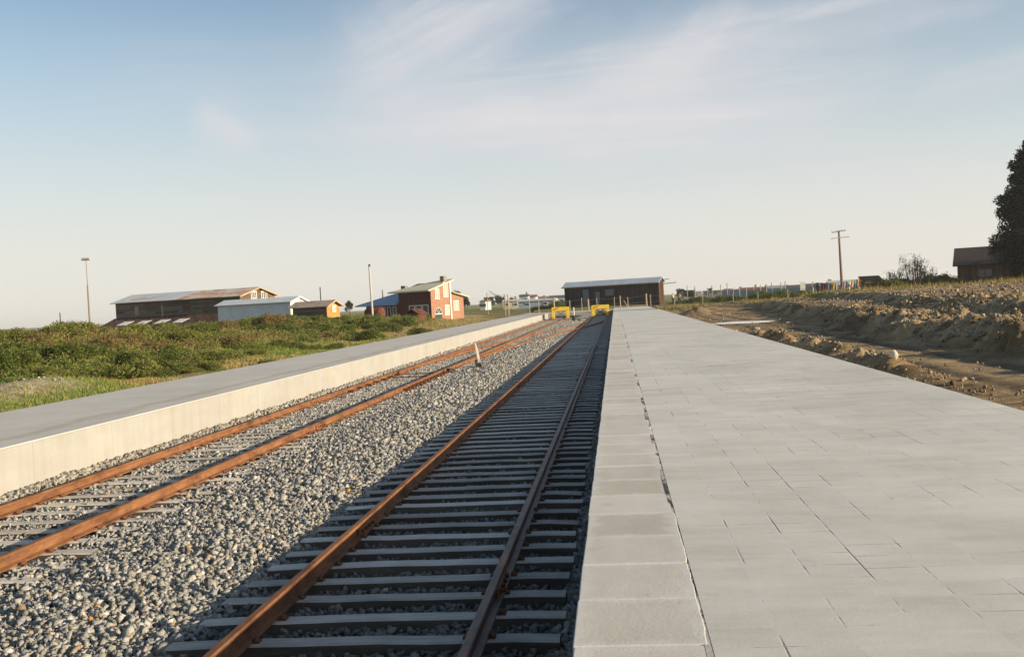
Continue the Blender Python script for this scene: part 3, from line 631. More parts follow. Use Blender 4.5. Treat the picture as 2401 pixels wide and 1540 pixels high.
# ------------------------------------------------------------------ buffer stops
m_yel = simple('buffer_yellow', [(.25, (.74, .46, .03)), (.6, (.86, .58, .05))], 4, rough=.55, vary=.04)
def buffer(x, label, deep):
    t = empty('buffer_stop', (x, 134.3, 0), 0, label, 'buffer stop', 'yellow buffer stops at the track ends')
    for s in (-1, 1): MB().box(s * .92 - .19, s * .92 + .19, -.16, .16, -.15, .95).build('post', m_yel, t, bevel=.015)
    MB().box(-1.12, 1.12, -.19, .17, .95, 1.46).build('beam', m_yel, t, bevel=.02)
    b = MB(); b.bar((-.62, .5, .15), (.62, .5, 1.0), .1 * deep); b.build('brace', m_fix, t)
    b = MB(); b.bar((-.62, .62, 1.0), (.62, .62, .15), .1 * deep); b.build('brace', m_fix, t)
    MB().bar((-.6, .55, .97), (.6, .55, .97), .1 * deep).build('crossbar', m_fix, t)
    for s in (-1, 1): MB().bar((s * .8, .15, .85), (s * .8, 1.15, -.1), .16).build('strut', m_fix, t)
    MB().bar((-.86, -.20, 1.12), (-.22, -.20, 1.36), .03, .1).build('diagonal_bar', m_plate, t)  # thin rust-coloured bar set diagonally across the beam front
    return t
buffer(-7.07, 'left yellow buffer stop ending the sunlit track', .6)
buffer(-1.96, 'right yellow buffer stop with dark cross braces, beside the paved platform', 1.0)

m_haze = bpy.data.materials.new('haze_air'); m_haze.use_nodes = True; nth = m_haze.node_tree; nth.nodes.remove(nth.nodes['Principled BSDF'])
pv = nd(nth, 'ShaderNodeVolumePrincipled'); pv.inputs['Density'].default_value = HAZE; pv.inputs['Color'].default_value = (.93, .95, .98, 1); pv.inputs['Anisotropy'].default_value = .2
nth.links.new(pv.outputs[0], nth.nodes['Material Output'].inputs['Volume'])
hz = MB().box(-3600, 3600, -60, 6100, -1.6, 24).build('haze', m_haze); tag(hz, kind='stuff')
SC.cycles.volume_bounces = 1
# ------------------------------------------------------------------ buildings
def sub_open(name, parent, mat_frame, mat_pane, o, ax, up, w, h, t=.06, bars=(1, 0), nrm=None):
    """window: frame standing 4 cm proud of the wall, pane inside it, glazing bars; o = lower left corner in the parent's space"""
    o = Vector(o); ax = Vector(ax).normalized(); up = Vector(up).normalized(); n = Vector(nrm).normalized()
    fr = MB(); d = n * .05; b0 = o - n * .01
    def rect(a0, a1, u0, u1, d0=0.0, d1=.05):
        p = [o + ax * a0 + up * u0, o + ax * a1 + up * u0, o + ax * a1 + up * u1, o + ax * a0 + up * u1]
        fr.hexa([q + n * d0 for q in p] + [q + n * d1 for q in p])
    rect(0, w, 0, t); rect(0, w, h - t, h); rect(0, t, t, h - t); rect(w - t, w, t, h - t)
    for k in range(bars[0]): a = w * (k + 1) / (bars[0] + 1); rect(a - t / 2, a + t / 2, t, h - t, 0, .045)
    for k in range(bars[1]): u = h * (k + 1) / (bars[1] + 1); rect(t, w - t, u - t / 2, u + t / 2, 0, .04)
    f = fr.build(name, mat_frame, parent)
    p = [o + ax * t * .5 + up * t * .5, o + ax * (w - t * .5) + up * t * .5, o + ax * (w - t * .5) + up * (h - t * .5), o + ax * t * .5 + up * (h - t * .5)]
    MB().hexa([q + n * .004 for q in p] + [q + n * .018 for q in p]).build('pane', mat_pane, f)
    return f
m_glass, _n, _b = newmat('window_glass', .12, 0, .6); _b.inputs['Base Color'].default_value = (.05, .06, .07, 1)
m_curtain = simple('pale_curtain', [(.3, (.28, .25, .20)), (.7, (.42, .39, .32))], 4, (4, 4, .3), rough=.7)
m_white = simple('white_trim', [(.3, (.56, .54, .48)), (.7, (.70, .68, .62))], 3, rough=.6)
m_oldwood = planks('weathered_board_wall', (.06, .048, .037), (.23, .19, .145), 'Z', .24)
m_gablewd = planks('brown_gable_boards', (.075, .048, .028), (.20, .135, .08), 'Z', .2)
m_rustroof = sheet_metal('rusty_patched_roof', [(.30, (.46, .45, .39)), (.46, (.56, .49, .37)), (.52, (.40, .22, .125)), (.66, (.50, .31, .19)), (.74, (.60, .53, .42))], .85, .6, .16, 'X', stretch=(.5, 1.2, 1))
m_galv = sheet_metal('galvanised_roof_blue_grey', [(.3, (.36, .42, .47)), (.7, (.54, .59, .63))], .5, .42, .16, 'X')
m_darkroof = planks('dark_shingle_roof', (.035, .022, .017), (.13, .085, .06), 'X', .35)
m_trim = simple('bare_timber_trim', [(.3, (.28, .19, .12)), (.7, (.46, .35, .25))], 5, rough=.8)
def house_frame(u_corner, v_base, Y, a):
    """local frame with the near right corner at the origin: x runs right along the long front, y away from the viewer"""
    p = at_y(u_corner, v_base, Y); x, y = p[0], p[1]; z = gz(x, y)
    ex = np.array([math.cos(a), -math.sin(a), 0]); ey = np.array([math.sin(a), math.cos(a), 0])
    return np.array([x, y, z]), ex, ey
def zat(v, u, P): return at_y(u, v, P[1])[2]
def gable_house(name, label, cat, u_c, v_c, u_l, u_r, v_eave, v_ridge, Y, a, m_wall, m_gable, m_roof, ov=(.3, .3), group=None, zb=None, roof_t=.06, minw=2.0):
    """long front from picture column u_l to the near corner u_c, gable end from u_c to u_r; returns root and sizes"""
    P, ex, ey = house_frame(u_c, v_c, Y, a); L = along_to_u(P, -ex, u_l); Wd = max(minw, along_to_u(P, ey, u_r))
    ze = zat(v_eave, u_c, P) - P[2]; pm = P + ey * Wd / 2; zr = at_y(proj(pm + np.array([0, 0, 3]))[0], v_ridge, pm[1])[2] - P[2]
    t = empty(name, P, -a, label, cat, group)
    MB().box(-L, 0, 0, Wd, -1.2, ze).build('wall', m_wall, t)
    for xa, xb in ((0, .04), (-L, -L - .04)):
        gb = MB(); gb.v = [(xa, 0, ze), (xa, Wd, ze), (xa, Wd / 2, zr - .02), (xb, 0, ze), (xb, Wd, ze), (xb, Wd / 2, zr - .02)]
        if m_gable is not None and xa == 0:
            gb.v += [(0.002, 0, -1.2), (0.002, Wd, -1.2), (xb, 0, -1.2), (xb, Wd, -1.2)]
            gb.f = [(3, 5, 4), (3, 4, 9, 8), (0, 2, 1), (0, 3, 8, 6), (1, 7, 9, 4), (0, 6, 7, 1), (2, 5, 3, 0), (1, 4, 5, 2)]
        else: gb.f = [(0, 1, 2), (3, 5, 4), (0, 3, 4, 1), (1, 4, 5, 2), (2, 5, 3, 0)]
        gb.build('gable', (m_gable if xa == 0 else None) or m_wall, t)
    o1, o2 = ov; sl = (zr - ze) / (Wd / 2)
    r = MB(); r.slab((-L - o2, -o1, ze - o1 * sl + .06), (o2, -o1, ze - o1 * sl + .06), (o2, Wd / 2, zr + .06), (-L - o2, Wd / 2, zr + .06), roof_t)
    r.slab((-L - o2, Wd / 2, zr + .06), (o2, Wd / 2, zr + .06), (o2, Wd + o1, ze - o1 * sl + .06), (-L - o2, Wd + o1, ze - o1 * sl + .06), roof_t)
    rf = r.build('roof', m_roof, t)
    return t, rf, L, Wd, ze, zr
def barge(t, rf, Wd, ze, zr, o1, o2, mat):
    sl = (zr - ze) / (Wd / 2)
    for s in (0, 1):
        y0, y1 = (-o1, Wd / 2) if s == 0 else (Wd + o1, Wd / 2)
        MB().bar((o2 + .025, y0, ze - o1 * sl - .0), (o2 + .025, y1, zr + .0), .04, .16).build('bargeboard', mat, rf)

m_galvp = sheet_metal('weathered_blue_grey_sheets', [(.3, (.34, .40, .45)), (.55, (.50, .53, .55)), (.66, (.52, .47, .37)), (.8, (.40, .28, .18))], .8, .5, .16, 'X')
# --- the long weathered warehouse
A14 = R(15)
wh, rf, L, Wd, ze, zr = gable_house('warehouse', 'long weathered timber warehouse with a patched blue and rusty iron roof', 'warehouse', 564, 735, 274.5, 646.5, 692.5, 674, 108, A14, m_oldwood, m_gablewd, m_rustroof, (.45, .4))
barge(wh, rf, Wd, ze, zr, .45, .4, m_trim)
sl = (zr - ze) / (Wd / 2)
def on_roof(x, y, dz=.012): return (x, y, ze + y * sl + .06 + dz)
b = MB(); b.slab(on_roof(-L - .4, -.44), on_roof(-L * .5, -.44), on_roof(-L * .44, Wd / 2 - .02), on_roof(-L - .4, Wd / 2 - .02), .01); b.build('roof_patch', m_galvp, rf)
b = MB(); b.slab(on_roof(-L * .9, .6, .03), on_roof(-L * .74, .6, .03), on_roof(-L * .70, 1.25, .03), on_roof(-L * .87, 1.25, .03), .012); b.build('roof_patch', m_rustroof, rf)
for k, y0 in enumerate((Wd * .30, Wd * .60)):
    sub_open('window', wh, m_white, m_glass, (.045, y0, ze - .42), (0, 1, 0), (0, 0, 1), Wd * .17, .85, .1, (2, 0), (1, 0, 0))
for k, (x0, w_, m_) in enumerate(((-L * .84, .5, m_trim), (-L * .62, .2, m_trim), (-L * .45, 1.1, m_gablewd), (-L * .28, .6, m_gablewd), (-L * .12, .25, m_trim))):
    MB().box(x0, x0 + w_, -.03, -.004, ze - 1.5 - .3 * (k % 2), ze - .55).build('wall_patch', m_, wh)
zt, zl, dp = ze - 1.75, ze - 2.85, 2.7
b = MB(); b.slab((-L - .6, -dp, zl), (-L * .06, -dp, zl), (-L * .02, -.01, zt), (-L - .2, -.01, zt), .08); lean = b.build('lean_to_roof', m_darkroof, wh)
MB().box(-L - .2, -L * .05, -dp + .3, -.02, -1.2, zl - .1).build('lean_to_wall', m_oldwood, wh)
m_sky = simple('roof_sheet_pale', [(.3, (.62, .60, .55)), (.7, (.80, .77, .70))], 3, rough=.5)
for fx in (.90, .755, .60, .45):
    def lp(x, q): return (x, -dp + q * (dp - .01), zl + q * (zt - zl) + .03)
    b = MB(); b.slab(lp(-L * fx, .26), lp(-L * fx + 1.3, .26), lp(-L * fx + 1.7, .62), lp(-L * fx + .4, .62), .02); b.build('skylight', m_sky, lean)

# --- pale iron shed and orange hut
m_paleiron = sheet_metal('pale_blue_iron', [(.3, (.47, .54, .58)), (.7, (.60, .66, .69))], .6, .5, .25, 'XY')
m_palergf = sheet_metal('pale_grey_iron_roof', [(.3, (.44, .47, .49)), (.7, (.58, .60, .60))], .5, .45, .18, 'X')
sh, rf, L, Wd, ze, zr = gable_house('storage_shed', 'pale blue iron shed with a white sunlit gable', 'shed', 681, 735, 513, 720, 706.5, 695.5, 99, A14, m_paleiron, m_white, m_palergf, (.3, .25))
barge(sh, rf, Wd, ze, zr, .3, .25, m_white)
m_orange = planks('orange_painted_boards', (.38, .18, .05), (.49, .26, .09), 'Z', .18)
m_greywood = planks('grey_brown_boards', (.07, .06, .045), (.20, .165, .125), 'Z', .2)
m_brownroof = sheet_metal('brown_iron_roof', [(.3, (.25, .20, .15)), (.5, (.36, .29, .22)), (.72, (.16, .10, .07))], .8, .6, .16, 'X')
hu, rf, L, Wd, ze, zr = gable_house('wooden_hut', 'small hut with an orange gable, brown roof and grey front', 'hut', 766, 735, 688, 797, 716, 704.5, 93, A14, m_greywood, m_orange, m_brownroof, (.35, .35))
barge(hu, rf, Wd, ze, zr, .35, .35, m_trim)
sub_open('window', hu, m_white, m_curtain, (.045, Wd * .38, ze - .62), (0, 1, 0), (0, 0, 1), Wd * .30, .62, .07, (1, 0), (1, 0, 0))
MB().tube([(-L * .42, Wd * .7, ze), (-L * .42, Wd * .7, ze + 1.75)], .05, 8).build('flue_pipe', m_iron, hu)

# --- red house with a single-pitch roof, its annexes
AH = R(25)
m_redwall = planks('dark_red_boards', (.075, .030, .024), (.15, .055, .04), 'X', .16)
m_brick = simple('orange_red_wall', [(.3, (.25, .125, .080)), (.7, (.325, .175, .11))], 2.2, rough=.85, bscale=16)
m_olive = sheet_metal('pale_olive_roof', [(.3, (.44, .42, .28)), (.7, (.56, .53, .37))], .6, .6, .22, 'X')
m_blueroof = sheet_metal('blue_iron_roof', [(.3, (.17, .27, .39)), (.7, (.25, .36, .47))], .6, .4, .2, 'X')
Y = 118; P, ex, ey = house_frame(1011, 722, Y, AH)
L = along_to_u(P, -ex, 937); Wd = along_to_u(P, ey, 1058.5)
ze = zat(680.5, 1011, P) - P[2]; pb = P + ey * Wd; zh = at_y(1058.5, 660, pb[1])[2] - P[2]
hs = empty('house', P, -AH, 'red house with a single pitch pale roof and square chimney', 'house', 'houses left of the tracks')
b = MB(); b.v = [(-L, 0, -1), (0, 0, -1), (0, Wd, -1), (-L, Wd, -1), (-L, 0, ze), (0, 0, ze), (0, Wd, zh), (-L, Wd, zh)]
b.f = [(0, 3, 2, 1), (4, 5, 6, 7), (0, 1, 5, 4), (2, 3, 7, 6), (3, 0, 4, 7)]; b.build('wall', m_redwall, hs)
b = MB(); b.v = [(-.03, .001, -1), (-.03, Wd - .001, -1), (-.03, Wd - .001, zh), (-.03, .001, ze), (.03, .001, -1), (.03, Wd - .001, -1), (.03, Wd - .001, zh), (.03, .001, ze)]
b.f = [(0, 1, 2, 3), (4, 7, 6, 5), (0, 4, 5, 1), (1, 5, 6, 2), (2, 6, 7, 3), (3, 7, 4, 0)]; b.build('gable', m_brick, hs)
sl = (zh - ze) / Wd
b = MB(); b.slab((-L - 1.0, -.7, ze - .7 * sl + .2), (.25, -.7, ze - .7 * sl + .2), (.35, Wd + .5, zh + .5 * sl + .2), (-L * .35, Wd + .5, zh + .5 * sl + .2), .16); rf = b.build('roof', m_olive, hs)
MB().box(.03, .12, Wd - .22, Wd + .02, -1, zh + .05).build('corner_trim', m_white, hs)
m_chim = simple('chimney_brick', [(.3, (.17, .14, .115)), (.7, (.28, .24, .195))], 6, rough=.9)
cxp = -.75; MB().box(cxp, cxp + .55, Wd - .9, Wd - .3, zh - .6, zh + .68).build('chimney', m_chim, rf, bevel=.02)
wfront = dict(ax=(0, 1, 0), up=(0, 0, 1), nrm=(1, 0, 0))
sub_open('window', hs, m_white, m_curtain, (.032, Wd * .20, ze - 1.05), w=Wd * .22, h=1.25, t=.09, bars=(1, 0), **wfront)
sub_open('window', hs, m_white, m_curtain, (.032, Wd * .62, ze - .85), w=Wd * .25, h=1.75, t=.09, bars=(1, 0), **wfront)
sub_open('window', hs, m_white, m_curtain, (.032, Wd * .66, ze - 2.95), w=Wd * .24, h=1.2, t=.09, bars=(2, 0), **wfront)
b = MB(); n = 14; ym, rr, zc = Wd * .34, Wd * .17, ze - 2.75; arc = [(ym + rr * math.cos(math.pi * k / n), zc + rr * 1.05 * math.sin(math.pi * k / n)) for k in range(n + 1)]
pts = [(ym + rr, -1)] + arc + [(ym - rr, -1)]
b.v = [(.032, y, z) for y, z in pts] + [(.05, y, z) for y, z in pts]; m = len(pts); b.f = [tuple(range(m)), tuple(range(m, 2 * m))[::-1]] + [(k, (k + 1) % m, m + (k + 1) % m, m + k) for k in range(m)]
dr = b.build('arched_door', m_glass, hs)
b = MB(); b.box(.05, .07, ym - rr, ym + rr, zc - .05, zc + .05)
for k in (4, 7, 10): b.bar((.06, ym, zc), (.06, arc[k][0], arc[k][1]), .02, .035)
b.tube([(.06, y, z) for y, z in arc], .03, 6); b.build('fanlight_frame', m_white, dr)
x0 = -L * .68
for k in range(3): sub_open('window', hs, m_white, m_glass, (x0 + k * .95, -.002, .6), (1, 0, 0), (0, 0, 1), .85, 1.0, .09, (0, 0), (0, -1, 0))
# right wing, falling roof
w2 = along_to_u(P + ey * Wd, ey, 1088.5) ; z2a = at_y(1062, 686, pb[1])[2] - P[2]; pc = P + ey * (Wd + w2); z2b = at_y(1088.5, 695.5, pc[1])[2] - P[2]
b = MB(); b.v = [(-3, Wd, -1), (.0, Wd, -1), (.0, Wd + w2, -1), (-3, Wd + w2, -1), (-3, Wd, z2a), (.0, Wd, z2a), (.0, Wd + w2, z2b), (-3, Wd + w2, z2b)]
b.f = [(0, 3, 2, 1), (4, 5, 6, 7), (0, 1, 5, 4), (1, 2, 6, 5), (2, 3, 7, 6), (3, 0, 4, 7)]; b.build('side_wing', m_brick, hs)
s2 = (z2b - z2a) / w2
MB().slab((-3.2, Wd + .03, z2a + .12), (.45, Wd + .03, z2a + .12), (.45, Wd + w2 + .8, z2b + .8 * s2 + .12), (-3.2, Wd + w2 + .8, z2b + .8 * s2 + .12), .1).build('side_roof', m_olive, hs)
sub_open('window', hs, m_white, m_curtain, (.012, Wd + w2 * .18, z2b - 1.6), w=w2 * .42, h=1.2, t=.09, bars=(1, 0), **wfront)
# blue-roofed annex on the left: hipped
an = empty('house', P + (-ex) * (L + .05) , -AH, 'low dark house with a blue hipped roof and small chimney, joined to the red house', 'house', 'houses left of the tracks')
Q = P - ex * (L + .05); L2 = along_to_u(Q, -ex, 850); z3 = at_y(936, 711.5, Q[1])[2] - P[2]; pr_ = Q + ey * 2.9; z4 = at_y(925, 687, pr_[1])[2] - P[2]
MB().box(-L2 + .5, -.02, .2, 5.6, -1, z3).build('wall', m_redwall, an)
e = [(-L2 - .6, -.5, z3 - .02), (-.03, -.5, z3 - .02), (-.03, 6.3, z3 - .02), (-L2 - .6, 6.3, z3 - .02)]; r0, r1 = (-L2 * .42, 2.9, z4), (-.03, 2.9, z4)
b = MB(); b.v = e + [r0, r1] + [(x, y, z - .14) for x, y, z in e]; b.f = [(0, 1, 5, 4), (2, 3, 4, 5), (3, 0, 4), (1, 2, 5), (6, 9, 8, 7), (0, 6, 7, 1), (1, 7, 8, 2), (2, 8, 9, 3), (3, 9, 6, 0)]
rf = b.build('roof', m_blueroof, an)
MB().box(-L2 * .28, -L2 * .28 + .6, 2.7, 3.3, z4 - .4, z4 + .8).build('chimney', m_chim, rf)
MB().tube([(-L2 * .72, 2.2, z3 + .4), (-L2 * .72, 2.2, z3 + 1.8)], .07, 8).build('flue_pipe', m_chim, rf)
for k in range(3): sub_open('window', an, m_white, m_glass, (-2.6 + k * .8, .195, z3 - 1.5), (1, 0, 0), (0, 0, 1), .55, 1.2, .08, (0, 0), (0, -1, 0))

# --- things standing in front of the red house
m_tank = simple('rusty_tank_plate', [(.25, (.045, .018, .012)), (.5, (.115, .038, .022)), (.8, (.22, .07, .035))], 2.2, rough=.85)
p = at_y(878, 722, 108); tk = empty('rusty_tank', (p[0], p[1], gz(p[0], p[1])), R(-18), 'rusty brown round tank lying in the grass beside the tall pole', 'tank')
b = MB(); rr = .62; b.tube([(-1.12, 0, rr), (-1.0, 0, rr), (-.75, 0, rr), (.7, 0, rr), (.98, 0, rr), (1.08, 0, rr)], [.25, .47, .6, .62, .5, .25], 20); b.build('tank_shell', m_tank, tk, smooth=True)
for x in (-.6, .55): MB().box(x - .08, x + .08, -.5, .5, -.2, .16).build('cradle', m_iron, tk)
p = at_y(966, 722, 111); kn = empty('red_kennel', (p[0], p[1], gz(p[0], p[1])), R(-25), 'low red-brown hut with a pitched roof under the house windows', 'hut')
MB().box(-.75, .75, 0, 1.5, -.4, .75).build('wall', m_redwall, kn)
b = MB(); b.prism([(-.95, .56), (0, 1.1), (.95, .56), (.95, .64), (0, 1.2), (-.95, .64)], -.15, 1.65); b.build('roof', m_redwall, kn)

# --- dark shed beyond the buffers
AS = R(27); m_blackwd = planks('tarred_patchwork_boards', (.018, .014, .012), (.075, .055, .042), 'X', .3); m_endwd = planks('brown_end_boards', (.035, .020, .012), (.09, .05, .03), 'X', .22)
Y = 166; P, ex, ey = house_frame(1546, 718, Y, AS); L = along_to_u(P, -ex, 1325.5); Wd = along_to_u(P, ey, 1557.5)
ze = zat(660.5, 1546, P) - P[2]; zr = ze + .75
ds = empty('timber_shed', P, -AS, 'long low black timber shed with a blue-grey iron roof beyond the buffer stops', 'shed')
MB().box(-L, 0, 0, Wd, -1, ze).build('wall', m_blackwd, ds)
b = MB(); b.v = [(.004, 0, -1), (.004, Wd, -1), (.004, Wd, ze), (.004, Wd * .6, zr), (.004, 0, ze), (.04, 0, -1), (.04, Wd, -1), (.04, Wd, ze), (.04, Wd * .6, zr), (.04, 0, ze)]
b.f = [(0, 1, 2, 3, 4), (9, 8, 7, 6, 5)] + [(k, (k + 1) % 5, 5 + (k + 1) % 5, 5 + k) for k in range(5)]; b.build('gable', m_endwd, ds)
b = MB(); b.slab((-L - .35, -.35, ze - .08), (.25, -.35, ze - .08), (.25, Wd * .6, zr + .05), (-L - .35, Wd * .6, zr + .05), .07).slab((-L - .35, Wd * .6, zr + .05), (.25, Wd * .6, zr + .05), (.25, Wd + .3, ze), (-L - .35, Wd + .3, ze), .07)
rf = b.build('roof', m_galv, ds)
MB().box(-L - .36, .26, -.40, -.352, ze - .2, ze - .04).build('fascia', m_trim, rf)
m_greydoor = simple('grey_door_boards', [(.3, (.11, .14, .155)), (.7, (.17, .20, .21))], 4, (8, 8, 1))
MB().box(-L * .795, -L * .735, -.05, -.004, -.5, ze - .55).build('door', m_greydoor, ds)
for k, (fx, w_, z0, z1) in enumerate(((.93, .9, 1.6, 2.5), (.55, 1.5, 1.9, 2.9), (.40, .9, .5, 2.2), (.24, 1.0, .2, 3.2), (.66, .8, .3, 2.6), (.14, .7, 2.0, 2.9))):
    MB().box(-L * fx, -L * fx + w_, -.03, -.004, z0, min(z1, ze - .2)).build('wall_patch', (m_blackwd, m_greydoor, m_endwd)[k % 3], ds)
for dz, ln, dy in ((.25, 1.7, .3), (-.35, 2.6, .75)): MB().bar((.05, Wd * dy, ze + dz), (ln, Wd * dy - .2, ze + dz + .12), .12, .1).build('roof_pole', m_trim, ds)

# --- house under the tree and the outhouse on the right
AR = R(22); m_brownwd = planks('dark_brown_boards', (.075, .047, .028), (.19, .12, .068), 'X', .2); m_redroof = sheet_metal('dark_red_brown_roof', [(.3, (.034, .027, .022)), (.7, (.058, .046, .036))], .6, .7, .2, 'X')
Y = 118; P = at_y(2246, 664, Y); P[2] = gz(P[0], P[1]); Lh = 9.5
sc = Y / F
hb = empty('house', P, -AR, 'dark brown wooden house under the tall dark tree', 'house')
zeb = 27 * sc + 1.4
MB().box(0, Lh, 0, 5, -1, zeb + .2).build('wall', m_brownwd, hb)
b = MB(); b.slab((-.42, -.55, zeb - .05), (Lh + .4, -.55, zeb - .05), (Lh + .4, 2.5, zeb + 1.9), (-.42, 2.5, zeb + 1.9), .12).slab((-.42, 2.5, zeb + 1.9), (Lh + .4, 2.5, zeb + 1.9), (Lh + .4, 5.5, zeb - .05), (-.42, 5.5, zeb - .05), .12)
b.v += [(.0, 0, zeb), (.0, 5, zeb), (.0, 2.5, zeb + 1.75)]; b.f.append((len(b.v) - 3, len(b.v) - 2, len(b.v) - 1)); b.build('roof', m_redroof, hb)
sub_open('window', hb, m_greywood, m_glass, (2.0, -.002, 1.2), (1, 0, 0), (0, 0, 1), 1.5, .95, .1, (1, 0), (0, -1, 0))
for x in (5.55,): MB().box(x, x + .12, -.5, -.38, -.3, zeb - .1).build('porch_post', m_trim, hb)
MB().box(6.6, 7.5, -.05, -.002, -.3, 1.75).build('door', m_greywood, hb)
Y = 112; P = at_y(2030, 684, Y); P[2] = gz(P[0], P[1])
ot = empty('wooden_outhouse', P, R(6), 'small dark board outhouse with a sloping roof, right of the washing', 'outhouse')
sc = Y / F; w_ = 42 * sc; h_ = 36 * sc + (at_y(2030, 684, Y)[2] - P[2])
MB().box(0, w_, 0, 1.6, -.6, h_ - .5).build('wall', m_greywood, ot)
b = MB(); b.slab((-.12, -.25, h_ - .75), (w_ + .15, -.25, h_ - .75), (w_ + .15, 1.8, h_), (-.12, 1.8, h_), .1); b.build('roof', m_brownwd, ot)
MB().box(w_ * .56, w_ * .9, -.04, -.003, -.3, h_ - .95).build('door', m_brownwd, ot)
for x in (w_ - .05,): MB().box(x, x + .09, -.1, -.004, -.4, h_ - .72).build('corner_post', m_trim, ot)

# ------------------------------------------------------------------ poles
m_pole = simple('pole_timber', [(.3, (.17, .12, .085)), (.7, (.30, .225, .165))], 3, (6, 6, .5), rough=.85)
m_polegrey = simple('pole_concrete', [(.3, (.36, .33, .29)), (.7, (.48, .45, .40))], 3, rough=.8)
def pole_at(u, vb, Y): p = at_y(u, vb, Y); z = gz(p[0], p[1]); return p, z
p, z = pole_at(211, 760, 135); zt_ = at_y(203, 611, 135)[2]
ml = empty('floodlight_mast', (p[0], p[1], z), 0, 'tall slim floodlight mast with a yellow foot, left of the warehouse', 'light mast')
h = zt_ - z; MB().tube([(0, 0, -.5), (0, 0, h * .68)], [.15, .10], 10).build('pole', m_pole, ml); MB().tube([(0, 0, h * .68), (0, 0, h)], [.05, .045], 8).build('mast_top', m_pole, ml)
MB().tube([(0, 0, .2), (0, 0, .95)], [.175, .172], 10).build('yellow_band', m_yel, ml)
MB().box(-.62, .62, -.06, .06, h, h + .12).build('crossarm', m_polegrey, ml)
for k in range(4): MB().box(-.55 + k * .3, -.33 + k * .3, -.2, .1, h + .13, h + .38).build('floodlight', m_polegrey, ml, bevel=.02)
p, z = pole_at(143, 775, 190); zt_ = at_y(141, 733, 190)[2]; h = zt_ - z
tp = empty('telegraph_pole', (p[0], p[1], z), 0, 'small distant dark pole with a low crossarm at the far left', 'pole', 'utility poles')
MB().tube([(0, 0, -.5), (0, 0, h)], [.13, .09], 8).build('pole', m_iron, tp); MB().box(-.7, .7, -.06, .06, h * .52, h * .52 + .1).build('crossarm', m_iron, tp)
p, z = pole_at(872, 722, 104); zt_ = at_y(867, 621, 104)[2]; h = zt_ - z
tp = empty('utility_pole', (p[0], p[1], z), 0, 'bare timber pole with no crossarm, left of the blue roof', 'pole', 'utility poles')
MB().tube([(.04, 0, -.5), (0, 0, h * .5), (-.05, 0, h)], [.125, .1, .08], 8).build('pole', m_polegrey, tp); MB().box(-.12, .06, -.07, .07, h - .2, h + .06).build('insulator', m_iron, tp)
p, z = pole_at(1973, 684, 128); zt_ = at_y(1963, 541, 128)[2]; h = zt_ - z
tp = empty('utility_pole', (p[0], p[1], z), 0, 'tall brown utility pole with two crossarms beside the washing line', 'pole', 'utility poles')
MB().tube([(.12, 0, -.5), (.06, 0, h * .5), (0, 0, h)], [.2, .155, .11], 10).build('pole', m_pole, tp)
MB().bar((-.85, -.12, h - .2), (.75, -.12, h - .02), .1).build('crossarm', m_pole, tp); MB().bar((-1.0, -.16, h - .9), (1.15, -.16, h - .8), .09, .1).build('crossarm', m_polegrey, tp)
for x in (-.8, -.3, .3, .7): MB().tube([(x, -.12, h - .1), (x, -.12, h + .14)], .04, 6).build('insulator', m_polegrey, tp)

# ------------------------------------------------------------------ fence beyond the platform ends
m_post = simple('fence_post_timber', [(.3, (.26, .20, .14)), (.7, (.42, .345, .25))], 5, (5, 5, .6), rough=.9, vary=.15)
m_wire = simple('fence_wire', [(.3, (.16, .14, .12)), (.7, (.24, .22, .19))], 5, rough=.6)
FP = [(1143, 686, 704), (1184, 689, 708), (1192, 690, 712), (1241, 701, 714), (1263, 700, 714), (1299, 697, 716), (1336, 704, 715), (1364, 698, 717), (1380, 701, 718), (1400, 698, 716), (1441, 696, 716), (1455, 693, 717), (1473, 696, 716),
      (1516, 688, 716), (1526, 690, 715), (1582, 692, 717), (1648, 690, 718), (1720, 688, 713), (1778, 683, 708), (1848, 679, 703), (1908, 674, 694)]
def fenceY(u): return 150 if u < 1600 else 150 - (u - 1600) / 330 * 24
fe = empty('wire_fence', (0, 0, 0), 0, 'post and wire fence running behind the buffers in front of the black shed', 'fence')
tops = []
for k, (u, vt, vb) in enumerate(FP):
    Y = fenceY(u) - (4 if u in (1184, 1192) else 0); p = at_y(u, vb, Y); zt_ = at_y(u, vt, Y)[2]; zg = gz(p[0], p[1]); r = .13 if u in (1299, 1380, 1516) else .085 if u in (1192, 1184, 1455) else .06
    zt_ = max(zt_, zg + 1.1)
    MB().tube([(p[0], Y, zg - .3), (p[0] + random.uniform(-.05, .02), Y, zt_)], [r, r * .9], 7).build('post', m_post, fe); tops.append((p[0], Y, zt_, zg))
for q in (.92, .62, .34): MB().tube([(a[0], a[1], a[3] + (a[2] - a[3]) * q) for a in tops], .014, 4, False).build('wire', m_wire, fe)
a = at_y(1147, 683, 145.5); c = at_y(1183, 698, 146); mid = (a + c) / 2 - np.array([0, 0, .12])
tag(MB().tube([a, mid, c], [.07, .05, .035], 6).build('crooked_branch', m_pole), 'thin crooked branch leaning out from a thick fence post', 'branch')
a = at_y(1462, 704, 149); c = at_y(1484, 712, 149); tag(MB().tube([a, (c[0], c[1], gz(c[0], c[1]))], .05, 6).build('leaning_stake', m_post), 'thin stake propped against a fence post above the right buffer', 'stake')

